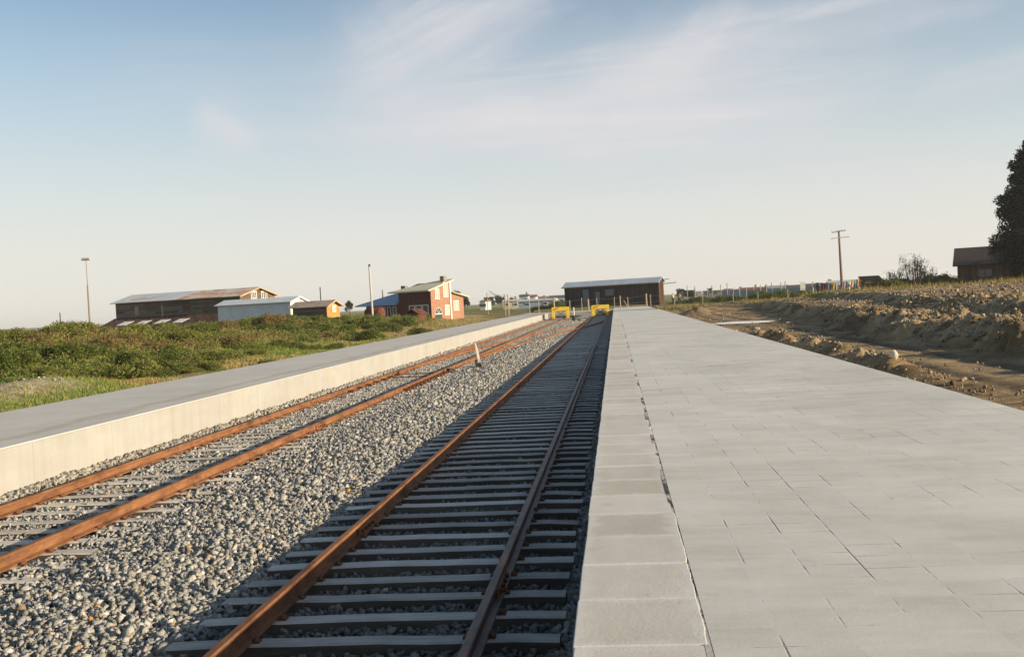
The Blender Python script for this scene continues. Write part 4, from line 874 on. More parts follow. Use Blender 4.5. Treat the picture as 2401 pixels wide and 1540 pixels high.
# ------------------------------------------------------------------ foliage
m_leaf = vcol('leaf', .75, None, 0, .2, .4)
m_grass = vcol('grass_blade', .85, None, 0, .1, .3)
m_bark = simple('bark', [(.3, (.06, .045, .032)), (.7, (.14, .11, .08))], 6, (6, 6, .7), rough=.95)
def leaf_cloud(centres, radii, n, size, cols, seed, up=.25, squash=.8, shell=.55, stretch=1.9):
    """many small leaf faces spread through lobes; every lobe carries its own tone"""
    g = np.random.default_rng(seed); C_ = np.array(centres, float); r = np.array(radii, float)
    k = g.choice(len(C_), n, p=r ** 2 / (r ** 2).sum()); d = g.normal(size=(n, 3)); d /= np.linalg.norm(d, axis=1, keepdims=True)
    rad = r[k] * (shell + (1.08 - shell) * g.random(n) ** .6) * (1 + .25 * g.normal(size=n) * .5)
    p = C_[k] + d * rad[:, None] * np.array([1, 1, squash])
    a = g.normal(size=(n, 3)) + d * .7 + np.array([0, 0, up]); a /= np.linalg.norm(a, axis=1, keepdims=True)
    b = np.cross(a, g.normal(size=(n, 3))); b /= np.linalg.norm(b, axis=1, keepdims=True)
    s = size * g.uniform(.55, 1.4, n)[:, None]
    v = np.stack([p - a * s * stretch * .5, p + b * s * .5, p + a * s * stretch * .5, p - b * s * .5], 1)
    f = np.arange(n * 4).reshape(n, 4); lt = g.uniform(-.28, .28, len(C_))[k] + g.normal(size=n) * .22
    ci = g.choice(len(cols), n, p=np.array([w for w, _ in cols]) / sum(w for w, _ in cols)); c = np.array([q for _, q in cols])[ci] * (1 + lt)[:, None].clip(-.6, .8)
    return v.reshape(-1, 3), f, np.repeat(c[:, None].clip(.004, 1), 4, 1).reshape(-1, 3)
GORSE = [(.48, (.10, .15, .030)), (.38, (.20, .245, .050)), (.10, (.29, .26, .08)), (.04, (.25, .15, .06))]
GORSE_L = [(.45, (.19, .235, .046)), (.35, (.30, .31, .075)), (.14, (.34, .28, .10)), (.06, (.27, .16, .075))]
DRY = [(.5, (.33, .245, .095)), (.32, (.22, .19, .06)), (.18, (.24, .135, .06))]
def bush_mesh(seed, cols, n=7500, w=1.0, h=.8, leaf=.036):
    g = np.random.default_rng(seed); m = 16; cen = []; rad = []
    for _ in range(m):
        a = g.uniform(0, 2 * math.pi); r = w * math.sqrt(g.random()) * .8; z = h * g.uniform(.15, .75) * (1 - .45 * (r / w)); cen.append((r * math.cos(a), r * math.sin(a), z)); rad.append(g.uniform(.2, .42) * w)
    v, f, c = leaf_cloud(cen, rad, n, leaf, cols, seed, .55, .85, .5, 2.6); v[:, 2] = np.maximum(v[:, 2], -.05)
    me = np_mesh('foliage', v, f, c); me.materials.append(m_leaf); return me
def stem_mesh(seed, w, h):
    g = random.Random(seed); b = MB()
    for k in range(6):
        a = g.uniform(0, 6.28); b.tube([(0, 0, -.15), (.3 * w * math.cos(a), .3 * w * math.sin(a), .3 * h), (.6 * w * math.cos(a + .3), .6 * w * math.sin(a + .3), .65 * h)], [.03, .022, .01], 5)
    me = b.mesh('stem'); me.materials.append(m_bark); return me
BM = {'d': [bush_mesh(200 + i, GORSE) for i in range(4)], 'l': [bush_mesh(220 + i, GORSE_L) for i in range(4)], 'y': [bush_mesh(240 + i, DRY, 4500) for i in range(2)]}
SM = [stem_mesh(260 + i, 1, .8) for i in range(2)]
def bush(name, u, Y, sc, hs, kind, label, group, zoff=0.0, cat='bush'):
    d = ray(u, 700); x = d[0] / d[1] * Y; z = gz(x, Y)
    t = empty(name, (x, Y, z + zoff), random.uniform(0, 6.28), label, cat, group); t.scale = (sc, sc, sc * hs)
    o = bpy.data.objects.new('foliage', random.choice(BM[kind])); COL.objects.link(o); o.parent = t
    o = bpy.data.objects.new('stem', random.choice(SM)); COL.objects.link(o); o.parent = t
    return t
GL = {'d': 'dark green gorse bush in the thicket on the left bank', 'l': 'lighter olive green bush in the thicket on the left bank', 'y': 'dry straw coloured bush on the left bank'}
def lb(u, Y, sc, hs, k): bush('gorse_bush', u, Y, sc, hs, k, GL[k], {'d': 'dark gorse bushes on the left bank', 'l': 'olive bushes on the left bank', 'y': 'dry bushes on the left bank'}[k])
# front rows, dark mass, then the crest line
gb = random.Random(5)
for (u0, u1, Y0, Y1, n, s0, s1, kinds) in [(-20, 400, 29.5, 32.5, 9, .5, 1.0, 'dlll'), (-20, 440, 33.5, 38, 10, .7, 1.2, 'ddl'), (-10, 520, 39.5, 45, 11, .7, 1.25, 'ddly'), (60, 600, 47, 54, 9, .6, 1.2, 'ddly'), (330, 640, 33, 46, 8, .3, .6, 'lyld'), (0, 300, 47, 56, 5, .8, 1.0, 'dl'),
                                           (90, 560, 57, 66, 11, .8, 1.1, 'ddly'), (560, 900, 60, 72, 10, .8, 1.15, 'ddl'), (540, 960, 74, 86, 14, 1.0, 1.5, 'ddl'), (520, 800, 44, 56, 7, .35, .6, 'ldy'), (780, 1050, 66, 92, 9, .5, .8, 'dly')]:
    for i in range(n):
        u = u0 + (u1 - u0) * (i + gb.uniform(.1, .9)) / n; lb(u, gb.uniform(Y0, Y1), gb.uniform(s0, s1), gb.uniform(.6, 1.0), gb.choice(kinds))
for u, Y, sc, hs, k in [(150, 58, 1.2, 1.1, 'd'), (632, 70, 1.2, 1.15, 'y'), (655, 71, 1.1, .9, 'd')]: lb(u, Y, sc, hs, k)
g = np.random.default_rng(77); n = 5200; lx_ = 1.2 + g.gamma(2.0, 5.2, n); ly = np.exp(g.uniform(math.log(20), math.log(108), n)); tx_ = XLB - lx_
k = (tx_ / ly > -.62) & (lx_ < 48) & (g.random(n) < np.clip(sstep((fbm(tx_ * .3, ly * .22, 211, 3) - .36) / .16) * (.08 + .92 * sstep((lx_ - 1.8) / 5)) * (1 - .8 * sstep((ly - 62) / 25) * (lx_ < 12)) * (1 - .9 * gauss((lx_ - 2.7) / 1.2) * gauss((ly - 25) / 3.5)), 0, 1)); tx_, ly = tx_[k], ly[k]; tz = ground_z(tx_, ly); m = len(tx_)
tr_ = g.uniform(.12, .30, m) * (1 + ly / 110); sel = g.random(m); ton = fbm(tx_ * .4, ly * .3, 221, 3) + g.normal(size=m) * .05; V_, F_, C_2 = [], [], []; off = 0
for msk, cl_ in ((ton < .52, GORSE), ((ton >= .52) & (ton < .66), GORSE_L), (ton >= .66, DRY)):
    cen = np.stack([tx_[msk], ly[msk], tz[msk] + tr_[msk] * .35], -1); v, f, c = leaf_cloud(cen, tr_[msk], int(msk.sum()) * 62, .05, cl_, 78 + off % 7, .6, .8, .35, 2.4); V_.append(v); F_.append(f + off); C_2.append(c); off += len(v)
tag(link_mesh('low_scrub', np_mesh('low_scrub', np.concatenate(V_), np.concatenate(F_), np.concatenate(C_2)), m_leaf), 'low green and brown scrub carpeting the bank left of the platform', 'scrub', kind='stuff')
bush('gorse_bush', 990, 113, .9, 1.0, 'd', 'round dark green bush beside the kennel under the house windows', None)
# dark thicket beyond the fence, right of the shed
for u, Y, sc, hs in [(1592, 172, 2.2, .5), (1640, 168, 2.4, .65), (1690, 164, 2.3, .7), (1735, 158, 2.2, .6), (1790, 152, 2.4, .8), (1835, 147, 2.4, .75), (1880, 142, 2.2, .7), (1925, 138, 2.0, .6), (1310, 172, 2.2, .85), (1270, 176, 2.0, .6)]:
    bush('gorse_bush', u, Y, sc, hs, 'd', 'dark low bush in the shaded row beyond the wire fence', 'dark bushes beyond the wire fence', -.2)
# scrub beside the house on the right: twiggy shrub and darker companions
def twig_shrub(u, Y, hgt, wid, seed, label, nleaf, dense):
    d = ray(u, 660); x = d[0] / d[1] * Y; z = gz(x, Y); t = empty('bare_shrub', (x, Y, z), 0, label, 'shrub'); g = random.Random(seed); b = MB(); tips = []
    for k in range(dense):
        a = g.uniform(0, 6.28); l = g.uniform(.1, .5) * wid; p0 = Vector((l * .4 * math.cos(a), l * .4 * math.sin(a), -.2)); p1 = Vector((l * math.cos(a), l * math.sin(a), hgt * g.uniform(.35, .55))); p2 = Vector((l * 1.25 * math.cos(a + .2), l * 1.25 * math.sin(a + .2), hgt * g.uniform(.7, 1.0)))
        b.tube([p0, p1, p2], [.035, .022, .006], 4, False)
        for q in range(5):
            s = p1.lerp(p2, g.random()); e = s + Vector((g.uniform(-.35, .35), g.uniform(-.35, .35), g.uniform(.2, .6))) * hgt * .3; b.tube([s, e], [.012, .004], 3, False); tips.append(tuple(e))
    b.build('branches', m_bark, t)
    v, f, c = leaf_cloud(tips, [.22] * len(tips), nleaf, .07, [(.7, (.03, .032, .014)), (.3, (.06, .045, .02))], seed, .3, .9, .1)
    link_mesh('foliage', np_mesh('foliage', v, f, c), m_leaf, t)
twig_shrub(2142, 112, 3.3, 2.4, 1, 'tall twiggy half bare shrub between the outhouse and the brown house', 900, 46)
twig_shrub(2103, 113, 2.1, 1.8, 2, 'lower twiggy shrub right behind the outhouse', 420, 30)
twig_shrub(2175, 114, 2.2, 1.8, 3, 'medium twiggy shrub right of the tallest one', 700, 30)
for u, Y, sc, hs, lab in [(2090, 112, 1.7, 1.0, 'dark bush at the right wall of the outhouse'), (2130, 113.5, 2.0, .95, 'dark bush at the foot of the tall twiggy shrub'), (2170, 113, 1.9, .95, 'dark bush right of the tall twiggy shrub'), (2210, 113, 1.8, 1.15, 'dark bush touching the left corner of the brown house'), (2232, 113.5, 1.5, 1.45, 'tallest dark bush at the brown house corner')]:
    bush('gorse_bush', u, Y, sc, hs, 'd', lab, None, -.1)
# the tall dark conifer at the right edge
Y = 112; d = ray(2424, 600); x = d[0] / d[1] * Y; z = gz(x, Y); sc = Y / F
tr = empty('conifer_tree', (x, Y, z), 0, 'tall dense dark conifer behind the brown house at the right edge', 'tree')
TH = (at_y(2412, 330, Y)[2] - z)
MB().tube([(0, 0, -.5), (0, 0, TH * .5), (0, 0, TH * .95)], [.5, .3, .06], 10).build('trunk', m_bark, tr)
cen = []; rad = []; g = np.random.default_rng(33)
prof = [(0.06, 2.8), (.16, 3.5), (.24, 4.2), (.33, 4.3), (.42, 3.3), (.50, 3.5), (.58, 3.7), (.66, 2.7), (.74, 2.5), (.82, 2.2), (.90, 1.4), (.97, .7)]
for q, r in prof:
    for k in range(13):
        a = 6.283 * (k + g.uniform(0, .8)) / 13; s_ = g.uniform(.55, 1.0) * (.5 + .5 * r / 4); rr = max(.1, r - s_ * .9) * g.uniform(.82, 1.04); cen.append((rr * math.cos(a), rr * math.sin(a), TH * q + g.uniform(-.45, .45))); rad.append(s_)
    for k in range(4):
        a = g.uniform(0, 6.28); rr = r * .3; cen.append((rr * math.cos(a), rr * math.sin(a), TH * q)); rad.append(r * .4)
v, f, c = leaf_cloud(cen, rad, 90000, .125, [(.7, (.020, .032, .014)), (.3, (.036, .05, .02))], 44, .1, .85, .5, 1.5)
link_mesh('crown', np_mesh('crown', v, f, c), m_leaf, tr)
# far trees
def far_tree(u, vb, vt, Y, w, label, col, seed, group=None):
    p = at_y(u, vb, Y); zg = gz(p[0], Y); h = at_y(u, vt, Y)[2] - zg; s = Y / F; W_ = w * s / 2
    t = empty('tree', (p[0], Y, zg), 0, label, 'tree', group); MB().tube([(0, 0, -.3), (0, 0, h * .7)], [h * .035, h * .012], 6).build('trunk', m_bark, t)
    g = np.random.default_rng(seed); cen = []; rad = []
    for k in range(12):
        a = g.uniform(0, 6.28); r = W_ * math.sqrt(g.random()) * .7; cen.append((r * math.cos(a), r * math.sin(a), h * g.uniform(.35, .85))); rad.append(W_ * g.uniform(.3, .55))
    v, f, c = leaf_cloud(cen, rad, 1300, W_ * .16, col, seed, .2, 1.0, .3); v[:, 2] = np.minimum(v[:, 2], h)
    link_mesh('crown', np_mesh('crown', v, f, c), m_leaf, t)
FT = [(.7, (.04, .062, .03)), (.3, (.07, .09, .04))]
far_tree(820, 726, 697, 240, 20, 'small airy tree behind the bank between the orange hut and the tall pole', FT, 1)
far_tree(1072, 700, 674, 190, 22, 'rounded tree top showing behind the right wing of the red house', FT, 2)
far_tree(1090, 712, 692, 210, 24, 'dark green tree at the right end of the red house', FT, 3)
far_tree(1147, 706, 696, 420, 26, 'low wide distant tree left of the crooked branch', FT, 4)
far_tree(1173, 706, 691, 430, 24, 'distant round tree behind the thick fence post', FT, 5)
far_tree(1196, 706, 696, 460, 14, 'smallest distant tree, right of the thick fence post', FT, 6)
far_tree(1594, 694, 674, 330, 20, 'round green tree just right of the black shed', FT, 7)
far_tree(1666, 690, 673, 360, 12, 'narrow dark tree among the distant fence posts', FT, 8)
far_tree(1618, 692, 680, 300, 30, 'low broad dark tree beside the round one right of the black shed', FT, 10)
far_tree(1706, 688, 677, 350, 30, 'broad dark tree in the middle of the field posts', FT, 11)
far_tree(1826, 684, 672, 300, 22, 'dark tree left of the two storey grey house', FT, 12)
far_tree(1880, 682, 668, 260, 22, 'dark tree between the long dark roof and the fence post', FT, 13)
far_tree(1940, 680, 664, 200, 20, 'small dark tree at the left end of the washing', FT, 14)
far_tree(1752, 686, 674, 380, 26, 'wide dark tree left of the row of distant roofs', FT, 9)

# ------------------------------------------------------------------ distant town
def hue(name, c, rough=.75): return simple(name, [(.3, tuple(x * .85 for x in c)), (.7, tuple(min(.85, x * 1.1) for x in c))], 1.3, rough=rough)
WC = {k: hue('town_wall_' + k, tuple(q * .78 for q in c)) for k, c in dict(white=(.66, .64, .60), cream=(.60, .52, .36), blue=(.34, .42, .48), grey=(.30, .31, .32), teal=(.30, .42, .42), brown=(.18, .11, .07), pink=(.50, .34, .28)).items()}
RC = {k: hue('town_roof_' + k, c) for k, c in dict(red=(.22, .085, .06), grey=(.26, .27, .29), dark=(.10, .085, .085), blue=(.22, .32, .42), rust=(.24, .15, .10), pale=(.46, .48, .48)).items()}
def far_house(u0, u1, vb, ve, vr, Y, wc, rc, label, dep=6.0, hip=False, group='distant houses'):
    uc = (u0 + u1) / 2; p = at_y(uc, vb, Y); zg = gz(p[0], Y); s = Y / F; w = (u1 - u0) * s / 2; ze = max(1.6, at_y(uc, ve, Y)[2] - zg); zr = max(ze + .4, at_y(uc, vr, Y)[2] - zg)
    t = empty('distant_house', (p[0], Y, zg), random.uniform(-.12, .12), label, 'house', group)
    MB().box(-w, w, 0, dep, -.5, ze).build('wall', WC[wc], t)
    i = w * .35 if hip else 0
    b = MB(); b.v = [(-w - .3, -.3, ze - .05), (w + .3, -.3, ze - .05), (w + .3, dep + .3, ze - .05), (-w - .3, dep + .3, ze - .05), (-w - .3 + i, dep / 2, zr), (w + .3 - i, dep / 2, zr)]
    b.f = [(0, 1, 5, 4), (2, 3, 4, 5), (3, 0, 4), (1, 2, 5), (0, 3, 2, 1)]; rf = b.build('roof', RC[rc], t)
    if random.random() < .6: MB().box(w * .3, w * .3 + .5, dep * .5, dep * .5 + .5, zr - .4, zr + .7).build('chimney', m_chim, rf)
    n = max(2, int(w / 1.6))
    for k in range(n):
        x = -w + (k + .5) * 2 * w / n; f = MB().box(x - .55, x + .55, -.06, -.003, ze * .35, ze * .8).build('window', m_white, t); MB().box(x - .45, x + .45, -.075, -.061, ze * .35 + .1, ze * .8 - .1).build('pane', m_glass, f)
    return t
for a in [(1218, 1238, 706, 694, 690, 330, 'blue', 'dark', 'tiny blue-grey house left of the white gabled one'), (1236, 1256, 704, 696, 691, 340, 'white', 'red', 'white far house with a red roof and bright front'),
          (1252, 1296, 706, 700, 694.5, 360, 'cream', 'rust', 'long far house with a dull brown roof right of the white one'), (1290, 1326, 706, 697, 692, 300, 'teal', 'dark', 'greenish far house against the left end of the black shed'),
          (1215, 1300, 714, 708, 704, 230, 'blue', 'pale', 'low long grey-blue roofed building behind the left fence posts'), (1180, 1218, 712, 706, 702, 240, 'cream', 'pale', 'low pale cream hut left of the blue-grey building'), (1125, 1138, 712, 707, 703, 250, 'white', 'rust', 'tiny white hut with a brown roof right of the red house'),
          (1604, 1645, 694, 690, 685, 320, 'grey', 'blue', 'far blue roofed shed right of the black shed'), (1650, 1690, 692, 688, 683, 340, 'grey', 'dark', 'far grey hut behind the distant posts'),
          (1700, 1760, 690, 684, 678, 330, 'grey', 'red', 'far grey house with a sloping dark red roof'), (1738, 1790, 690, 680, 673.5, 300, 'white', 'red', 'far house with a white end wall and red roof'), (1786, 1808, 688, 679, 673, 310, 'white', 'red', 'small far house with a red roof beside the pale yard wall'),
          (1806, 1855, 690, 678, 668.5, 250, 'blue', 'grey', 'far blue-grey two storey house with a stepped roof'), (1850, 1905, 688, 676, 667, 240, 'teal', 'dark', 'far house with a long dark roof left of the washing'), (1890, 1932, 686, 674, 664, 220, 'blue', 'dark', 'far blue house behind the dark fence post'),
          (1928, 1970, 684, 672, 664, 190, 'grey', 'grey', 'grey house behind the left end of the washing line'), (1950, 2024, 684, 667, 656, 185, 'blue', 'pale', 'blue house with a pale iron roof behind the washing')]:
    far_house(*a)
p0 = at_y(1690, 690, 230); p1 = at_y(1915, 682, 205); b = MB(); b.bar((p0[0], 230, .85), (p1[0], 205, .85), .15, 3.2); tag(b.build('yard_wall', WC['blue']), 'long pale blue yard wall in front of the distant houses', 'wall')
for k in range(16):
    u = 1612 + k * 15.5 + random.uniform(-4, 4); Y = 190 - k * 1.5; p = at_y(u, 690, Y); z = gz(p[0], Y); hgt = random.uniform(1.7, 3.0)
    tag(MB().tube([(0, 0, -.3), (random.uniform(-.1, .1), 0, hgt)], .075, 6).build('field_post', m_post, None, (p[0], Y, z)), 'thin upright post standing in the field behind the wire fence', 'post', 'posts in the field behind the wire fence')

# ------------------------------------------------------------------ washing line
def cloth_mat(n, c): return simple('cloth_' + n, [(.3, tuple(x * .8 for x in c)), (.7, c)], 3, rough=.9)
Yc = 126; q0 = at_y(1905, 662, Yc); q1 = at_y(2024, 651.5, Yc)
def line_pt(u): f = (u - 1905) / (2024 - 1905); return q0 + (q1 - q0) * f - np.array([0, 0, .28 * 4 * f * (1 - f)])
wl = empty('washing_line', (q0[0], Yc, gz(q0[0], Yc)), 0, 'washing line strung between two posts by the utility pole', 'washing line')
b = MB(); pts = [Vector(line_pt(u)) - wl.location for u in np.linspace(1905, 2024, 9)]; b.tube(pts, .016, 4, False); b.build('line', m_wire, wl)
for u in (1905, 2024):
    p = Vector(line_pt(u)) - wl.location; MB().tube([(p.x, 0, gz(q0[0] + p.x, Yc) - wl.location.z - .3), (p.x, 0, p.z + .1)], .05, 6).build('post', m_post, wl)
CL = [(1917, 'black', (.02, .02, .025), .3, 1.2), (1927, 'maroon', (.10, .03, .04), .45, 1.05), (1934, 'maroon', (.12, .035, .045), .4, .95), (1944, 'slate', (.10, .12, .15), .55, .95), (1955, 'mustard', (.46, .28, .05), .5, .8), (1962, 'grey', (.42, .42, .42), .4, .9),
      (1981, 'lilac', (.34, .26, .34), .5, 1.0), (1993, 'white', (.72, .70, .66), .5, 1.0), (2000, 'peach', (.55, .38, .27), .55, .95), (2008, 'teal', (.22, .42, .40), .4, .8), (2013, 'yellow', (.62, .52, .18), .28, .7), (2018, 'red', (.62, .06, .035), .55, .95), (2023, 'olive', (.28, .26, .08), .5, .75)]
DESC = {'black': 'long black garment, leftmost on the washing line', 'slate': 'slate blue garment on the washing line', 'mustard': 'mustard yellow garment on the washing line', 'grey': 'pale grey cloth beside the mustard garment on the line', 'lilac': 'lilac garment hanging just left of the utility pole', 'white': 'white garment hanging right of the utility pole', 'peach': 'peach coloured garment on the washing line', 'teal': 'pale teal garment on the washing line', 'yellow': 'narrow yellow cloth next to the red garment', 'red': 'bright red garment near the outhouse', 'olive': 'olive garment, rightmost on the washing line'}
mar = 0
for u, n, c, w_, h_ in CL:
    p = line_pt(u); b = MB(); nn = 5
    for i in range(nn):
        for j in range(6):
            x = (i / (nn - 1) - .5) * w_ * (1 - .12 * j / 5); b.v.append((x, .05 * math.sin(i * 1.9 + j * .4 + u) * (j / 5 + .2), -h_ * j / 5))
    for i in range(nn - 1):
        for j in range(5): b.f.append((i * 6 + j, i * 6 + j + 1, i * 6 + j + 7, i * 6 + j + 6))
    me = b.mesh('garment'); o = link_mesh('garment', me, cloth_mat(n, c), None, tuple(p)); md = o.modifiers.new('s', 'SOLIDIFY'); md.thickness = .02
    lab = DESC.get(n) or ('left of the two maroon garments on the washing line' if mar == 0 else 'right of the two maroon garments on the washing line'); mar += n == 'maroon'
    tag(o, lab, 'garment', 'clothes on the washing line')
p = at_y(1870, 678, 150); o = tag(MB().box(-.35, .35, -.02, .02, 0, 1.6).build('white_sheet', m_white, None, (at_y(1883, 690, 150)[0], 150, at_y(1883, 688, 150)[2])), 'white sheet hung upright in the yard left of the dark fence post', 'sheet')
a = at_y(1986, 661, 122); c = at_y(2012, 682, 121); tag(MB().bar(a, (c[0], c[1], gz(c[0], c[1])), .2, .12).build('leaning_log', m_pole), 'brown log leaning between the utility pole and the outhouse', 'log')

# ------------------------------------------------------------------ people by the shed
m_skin = simple('skin', [(.3, (.30, .17, .11)), (.7, (.38, .22, .15))], 4, rough=.6); m_hair = simple('dark_hair', [(.3, (.015, .011, .008)), (.7, (.04, .03, .02))], 20, rough=.7)
def skin(name, verts, edges, rad, mat, parent, sub=1):
    me = bpy.data.meshes.new(name); me.from_pydata(verts, edges, []); o = bpy.data.objects.new(name, me); COL.objects.link(o)
    o.modifiers.new('skin', 'SKIN'); 
    for d, r in zip(me.skin_vertices[0].data, rad): d.radius = (r, r)
    me.skin_vertices[0].data[0].use_root = True
    if sub: s = o.modifiers.new('sub', 'SUBSURF'); s.levels = s.render_levels = sub
    dg = bpy.context.evaluated_depsgraph_get(); nm = bpy.data.meshes.new_from_object(o.evaluated_get(dg)); bpy.data.objects.remove(o); bpy.data.meshes.remove(me)
    for p_ in nm.polygons: p_.use_smooth = True
    nm.materials.clear(); return link_mesh(name, nm, mat, parent)
def person(u, Y, facing, top, legs, label, stride=.14, bend=.0):
    d = ray(u, 690); x = d[0] / d[1] * Y; t = empty('person', (x, Y, gz(x, Y) + .02), facing, label, 'person', 'people walking near the shed')
    b = bend; V = [(0, 0, .93), (0, -.02 - b * .3, 1.15), (0, -.03 - b * .7, 1.40), (0, -.04 - b, 1.50), (0, -.06 - b, 1.58), (0, -.07 - b, 1.70),
         (-.17, -.03 - b * .7, 1.40), (-.24, .03 - b * .6, 1.13), (-.22, -.10 - b * .8, .90), (.17, -.03 - b * .7, 1.40), (.24, -.06 - b * .7, 1.13), (.22, -.16 - b * .8, .90),
         (-.10, 0, .88), (-.10, -stride * .6, .48), (-.10, -stride, .07), (-.10, -stride - .16, .03), (.10, 0, .88), (.10, stride * .4, .48), (.10, stride, .08), (.10, stride - .14, .03)]
    E = [(0, 1), (1, 2), (2, 3), (3, 4), (4, 5), (2, 6), (6, 7), (7, 8), (2, 9), (9, 10), (10, 11), (0, 12), (12, 13), (13, 14), (14, 15), (0, 16), (16, 17), (17, 18), (18, 19)]
    rd = [.13, .12, .13, .055, .085, .07, .06, .045, .035, .06, .045, .035, .085, .06, .045, .035, .085, .06, .045, .035]
    skin('body', V, E, rd, m_skin, t)
    idx = [0, 1, 2, 6, 7, 9, 10]; r2 = [.165, .155, .16, .085, .07, .085, .07]; mp = {k: i for i, k in enumerate(idx)}
    skin('jacket', [V[k] for k in idx], [(mp[a_], mp[b_]) for a_, b_ in E if a_ in mp and b_ in mp], r2, top, t)
    idx = [0, 12, 13, 14, 16, 17, 18]; r3 = [.15, .105, .08, .065, .105, .08, .065]; mp = {k: i for i, k in enumerate(idx)}
    skin('trousers', [V[k] for k in idx], [(mp[a_], mp[b_]) for a_, b_ in E if a_ in mp and b_ in mp], r3, legs, t)
    skin('hair', [(0, -.05 - b, 1.62), (0, -.055 - b, 1.72)], [(0, 1)], [.095, .09], m_hair, t)
    return t
person(1577.5, 168, R(200), cloth_mat('offwhite', (.62, .58, .52)), cloth_mat('darktrouser', (.03, .03, .035)), 'person in a white top and dark trousers walking right of the black shed')
person(1592, 165, R(150), cloth_mat('amber', (.70, .36, .03)), cloth_mat('darktrouser', (.025, .022, .03)), 'person in a bright amber yellow jacket and dark trousers by the fence', .18, .08)

# ------------------------------------------------------------------ stones, rubble and grass
def rock(name, u, v, z, size, col, label, seed, stretch=(1, .8, 1.2)):
    d = ray(u, v); t_ = (z - CH) / d[2]; p = CAM + d * t_; zz = gz(p[0], p[1]); bm = bmesh.new(); bmesh.ops.create_icosphere(bm, subdivisions=2, radius=size / 2); g = random.Random(seed)
    off = Vector((g.uniform(0, 50), 0, 0))
    for q in bm.verts:
        k = mnoise.noise(q.co / size * 2.2 + off) * .28; taper = 1 - .42 * max(0, q.co.z / size * 2) if stretch[2] > 1 else 1; q.co = Vector((q.co.x * stretch[0] * taper, q.co.y * stretch[1] * taper, q.co.z * stretch[2])) * (1 + k)
    me = bpy.data.meshes.new(name); bm.to_mesh(me); bm.free()
    o = link_mesh(name, me, simple(name + '_stone', [(.3, tuple(x * .85 for x in col)), (.7, col)], 7, bstr=.5), None, (p[0], p[1], zz + size * .38 * stretch[2])); return tag(o, label, 'rock')
rock('boulder', 2098, 868, .56, .19, (.62, .50, .38), 'pale pointed rock on the dirt just beyond the paved platform edge', 3, (.85, .7, 1.15))
rock('boulder', 2068, 840, .62, .16, (.34, .29, .23), 'grey-brown flat stone on the gravel heap behind the pale pointed rock', 4, (1.2, .8, .6))
rock('boulder', 1771, 771, .55, .34, (.30, .23, .17), 'brown lump of rock beside the track near the puddles', 5, (1.3, .9, .6))
rock('boulder', 2040, 870, .62, .13, (.46, .38, .28), 'tan stone at the platform edge left of the pale pointed rock', 6, (.8, .7, 1.05))
rs = []
n = 200000; x = 5.0 + 35 * RNG.random(n) ** 1.4; y = np.exp(RNG.uniform(math.log(13), math.log(90), n)); ok = (x / y < .46) & (x / y > .06)
x, y = x[ok], y[ok]; cs = cut_s(x, y); dens = .018 + .5 * np.clip(sstep((cs + .2) / 1.2) * (.35 + 1.0 * sstep((fbm(x * .5, y * .3, 151, 3) - .44) / .16)) + gauss((x - 5.8) / .45) * gauss((y - 30) / 10) * .7, 0, 1)
k = RNG.random(len(x)) < dens * .8 * (1 - .6 * sstep((y - 35) / 40)); x, y = x[k], y[k]; s = np.minimum(.016 + RNG.gamma(1.4, .012, len(x)) * (1 + y / 40), .16)
g = np.random.default_rng(8); t_ = g.random(len(x)); kk = g.normal(.205, .06, len(x)).clip(.07, .38); cl = kk[:, None] * np.array([1.12, .86, .54]); cl[t_ < .25] = kk[t_ < .25][:, None] * np.array([1.02, .95, .84]); cl[t_ > .985] = kk[t_ > .985][:, None] * np.array([1.6, 1.4, 1.1])
v, f, c = stones(x, y, ground_z(x, y), s, cl.clip(0, .7), 9, sink=.12)
tag(link_mesh('rubble', np_mesh('rubble', v, f, c), m_stone), 'loose brown stones and rubble scattered over the dug ground right of the platform', 'rubble', kind='stuff')
n = 7000; x = XLB - RNG.gamma(1.5, 1.0, n); y = RNG.uniform(17, 130, n); pk = (gauss((XLB - x - 2.7) / 1.3) * gauss((y - 25) / 3.6) * 1.0 + .03 + .12 * gauss((XLB - x - .5) / .5) + .12 * sstep((y - 60) / 30)); k = RNG.random(n) < pk; x, y = x[k], y[k]
s = np.minimum(.02 + RNG.gamma(1.4, .016, len(x)), .10); kk = RNG.normal(.29, .08, len(x)).clip(.14, .6); v, f, c = stones(x, y, ground_z(x, y), s, kk[:, None] * np.array([1.05, .92, .76]), 10)
tag(link_mesh('bank_gravel', np_mesh('bank_gravel', v, f, c), m_stone), 'pale loose gravel along the foot of the left bank', 'gravel', kind='stuff')
def blades(x, y, h, cols, seed, wid=.02, lean=.5):
    g = np.random.default_rng(seed); n = len(x); z = ground_z(x, y); a = g.uniform(0, 6.28, n); w = wid * g.uniform(.7, 1.5, n) * (1 + y / 60)
    bx_, by_ = np.cos(a) * w / 2, np.sin(a) * w / 2; la = g.uniform(0, 6.28, n); ll = h * g.uniform(.1, lean, n)
    p0 = np.stack([x - bx_, y - by_, z - .03], -1); p1 = np.stack([x + bx_, y + by_, z - .03], -1); p2 = np.stack([x + np.cos(la) * ll, y + np.sin(la) * ll, z + h], -1)
    v = np.stack([p0, p1, p2], 1).reshape(-1, 3); f = np.arange(n * 3).reshape(n, 3); c = np.repeat(cols[:, None], 3, 1).reshape(-1, 3); return v, f, c
n = 300000; x = XLB - .05 - RNG.gamma(1.4, 6.0, n); y = np.exp(RNG.uniform(math.log(16), math.log(128), n)); pn = fbm(x * .5, y * .35, 161, 4); lx = XLB - x
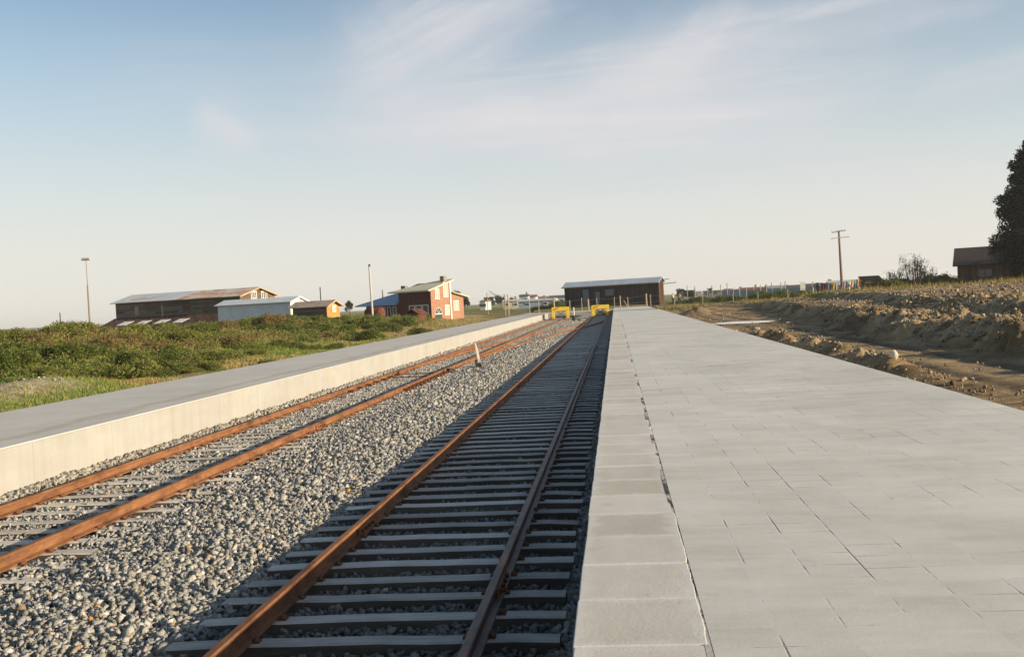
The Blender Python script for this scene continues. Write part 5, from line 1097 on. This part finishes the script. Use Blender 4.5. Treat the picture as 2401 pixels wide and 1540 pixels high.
pk = sstep((pn - .34) / .18) * sstep((lx + .1) / 1.2) * (1 - .9 * np.clip(gauss((lx - 2.7) / 1.1) * gauss((y - 25) / 3.4), 0, 1)) * (1 - .55 * sstep((y - 70) / 30) * (lx < 9)); k = (RNG.random(n) < pk) & (x / y > -.66) & (lx < 60); x, y, pn = x[k], y[k], pn[k]
g = np.random.default_rng(12); h = g.gamma(3, .022, len(x)) * (.6 + 1.1 * sstep((fbm(x * .9, y * .7, 171, 3) - .4) / .3)) * (.45 + .55 * sstep((XLB - x - 1.5) / 3)) + .03
dr = sstep((fbm(x * .22, y * .18, 181, 3) - .46) / .16) * .7 + .14 + .5 * sstep((y - 48) / 30); isdry = g.random(len(x)) < dr; cl = np.where(isdry[:, None], np.array([.36, .265, .11]), np.array([.17, .235, .045])) * g.uniform(.6, 1.4, len(x))[:, None]; h = np.where(isdry, h * 1.15, h)
v, f, c = blades(x, y, h, cl, 13, .016, .9)
tag(link_mesh('grass', np_mesh('grass', v, f, c), m_grass), 'rough green and straw coloured grass covering the left bank', 'grass', kind='stuff')
n = 50000; y = RNG.uniform(74, 150, n); x = RNG.uniform(4.6, 52, n); pk = sstep((fbm(x * .35, y * .2, 191, 3) - .42) / .16) * np.clip(sstep((x - 14) / 8) * sstep((y - 78) / 20) + gauss((y - 128) / 13) * .8, 0, 1); k = RNG.random(n) < pk; x, y = x[k], y[k]
cl = np.where((RNG.random(len(x)) < .68)[:, None], np.array([.34, .235, .075]), np.array([.11, .125, .03])) * RNG.uniform(.65, 1.35, len(x))[:, None]
v, f, c = blades(x, y, RNG.gamma(3, .07, len(x)) + .06, cl, 14)
tag(link_mesh('dry_grass', np_mesh('dry_grass', v, f, c), m_grass), 'golden dry grass along the crest in front of the brown house', 'grass', kind='stuff')
# weeds along the foot of the white wall
n = 2600; y = np.exp(RNG.uniform(math.log(11), math.log(90), n)); x = XL + .02 + RNG.gamma(1.2, .06, n); z = ballast_z(x, y); kk = RNG.normal(.26, .08, n).clip(.1, .5); v, f, c = stones(x, y, z + .03, RNG.uniform(.03, .075, n), kk[:, None] * np.array([1, .9, .74]), 15)
tag(link_mesh('wall_foot_gravel', np_mesh('wall_foot_gravel', v, f, c), m_stone), 'small stones heaped along the foot of the white platform wall', 'gravel', kind='stuff')
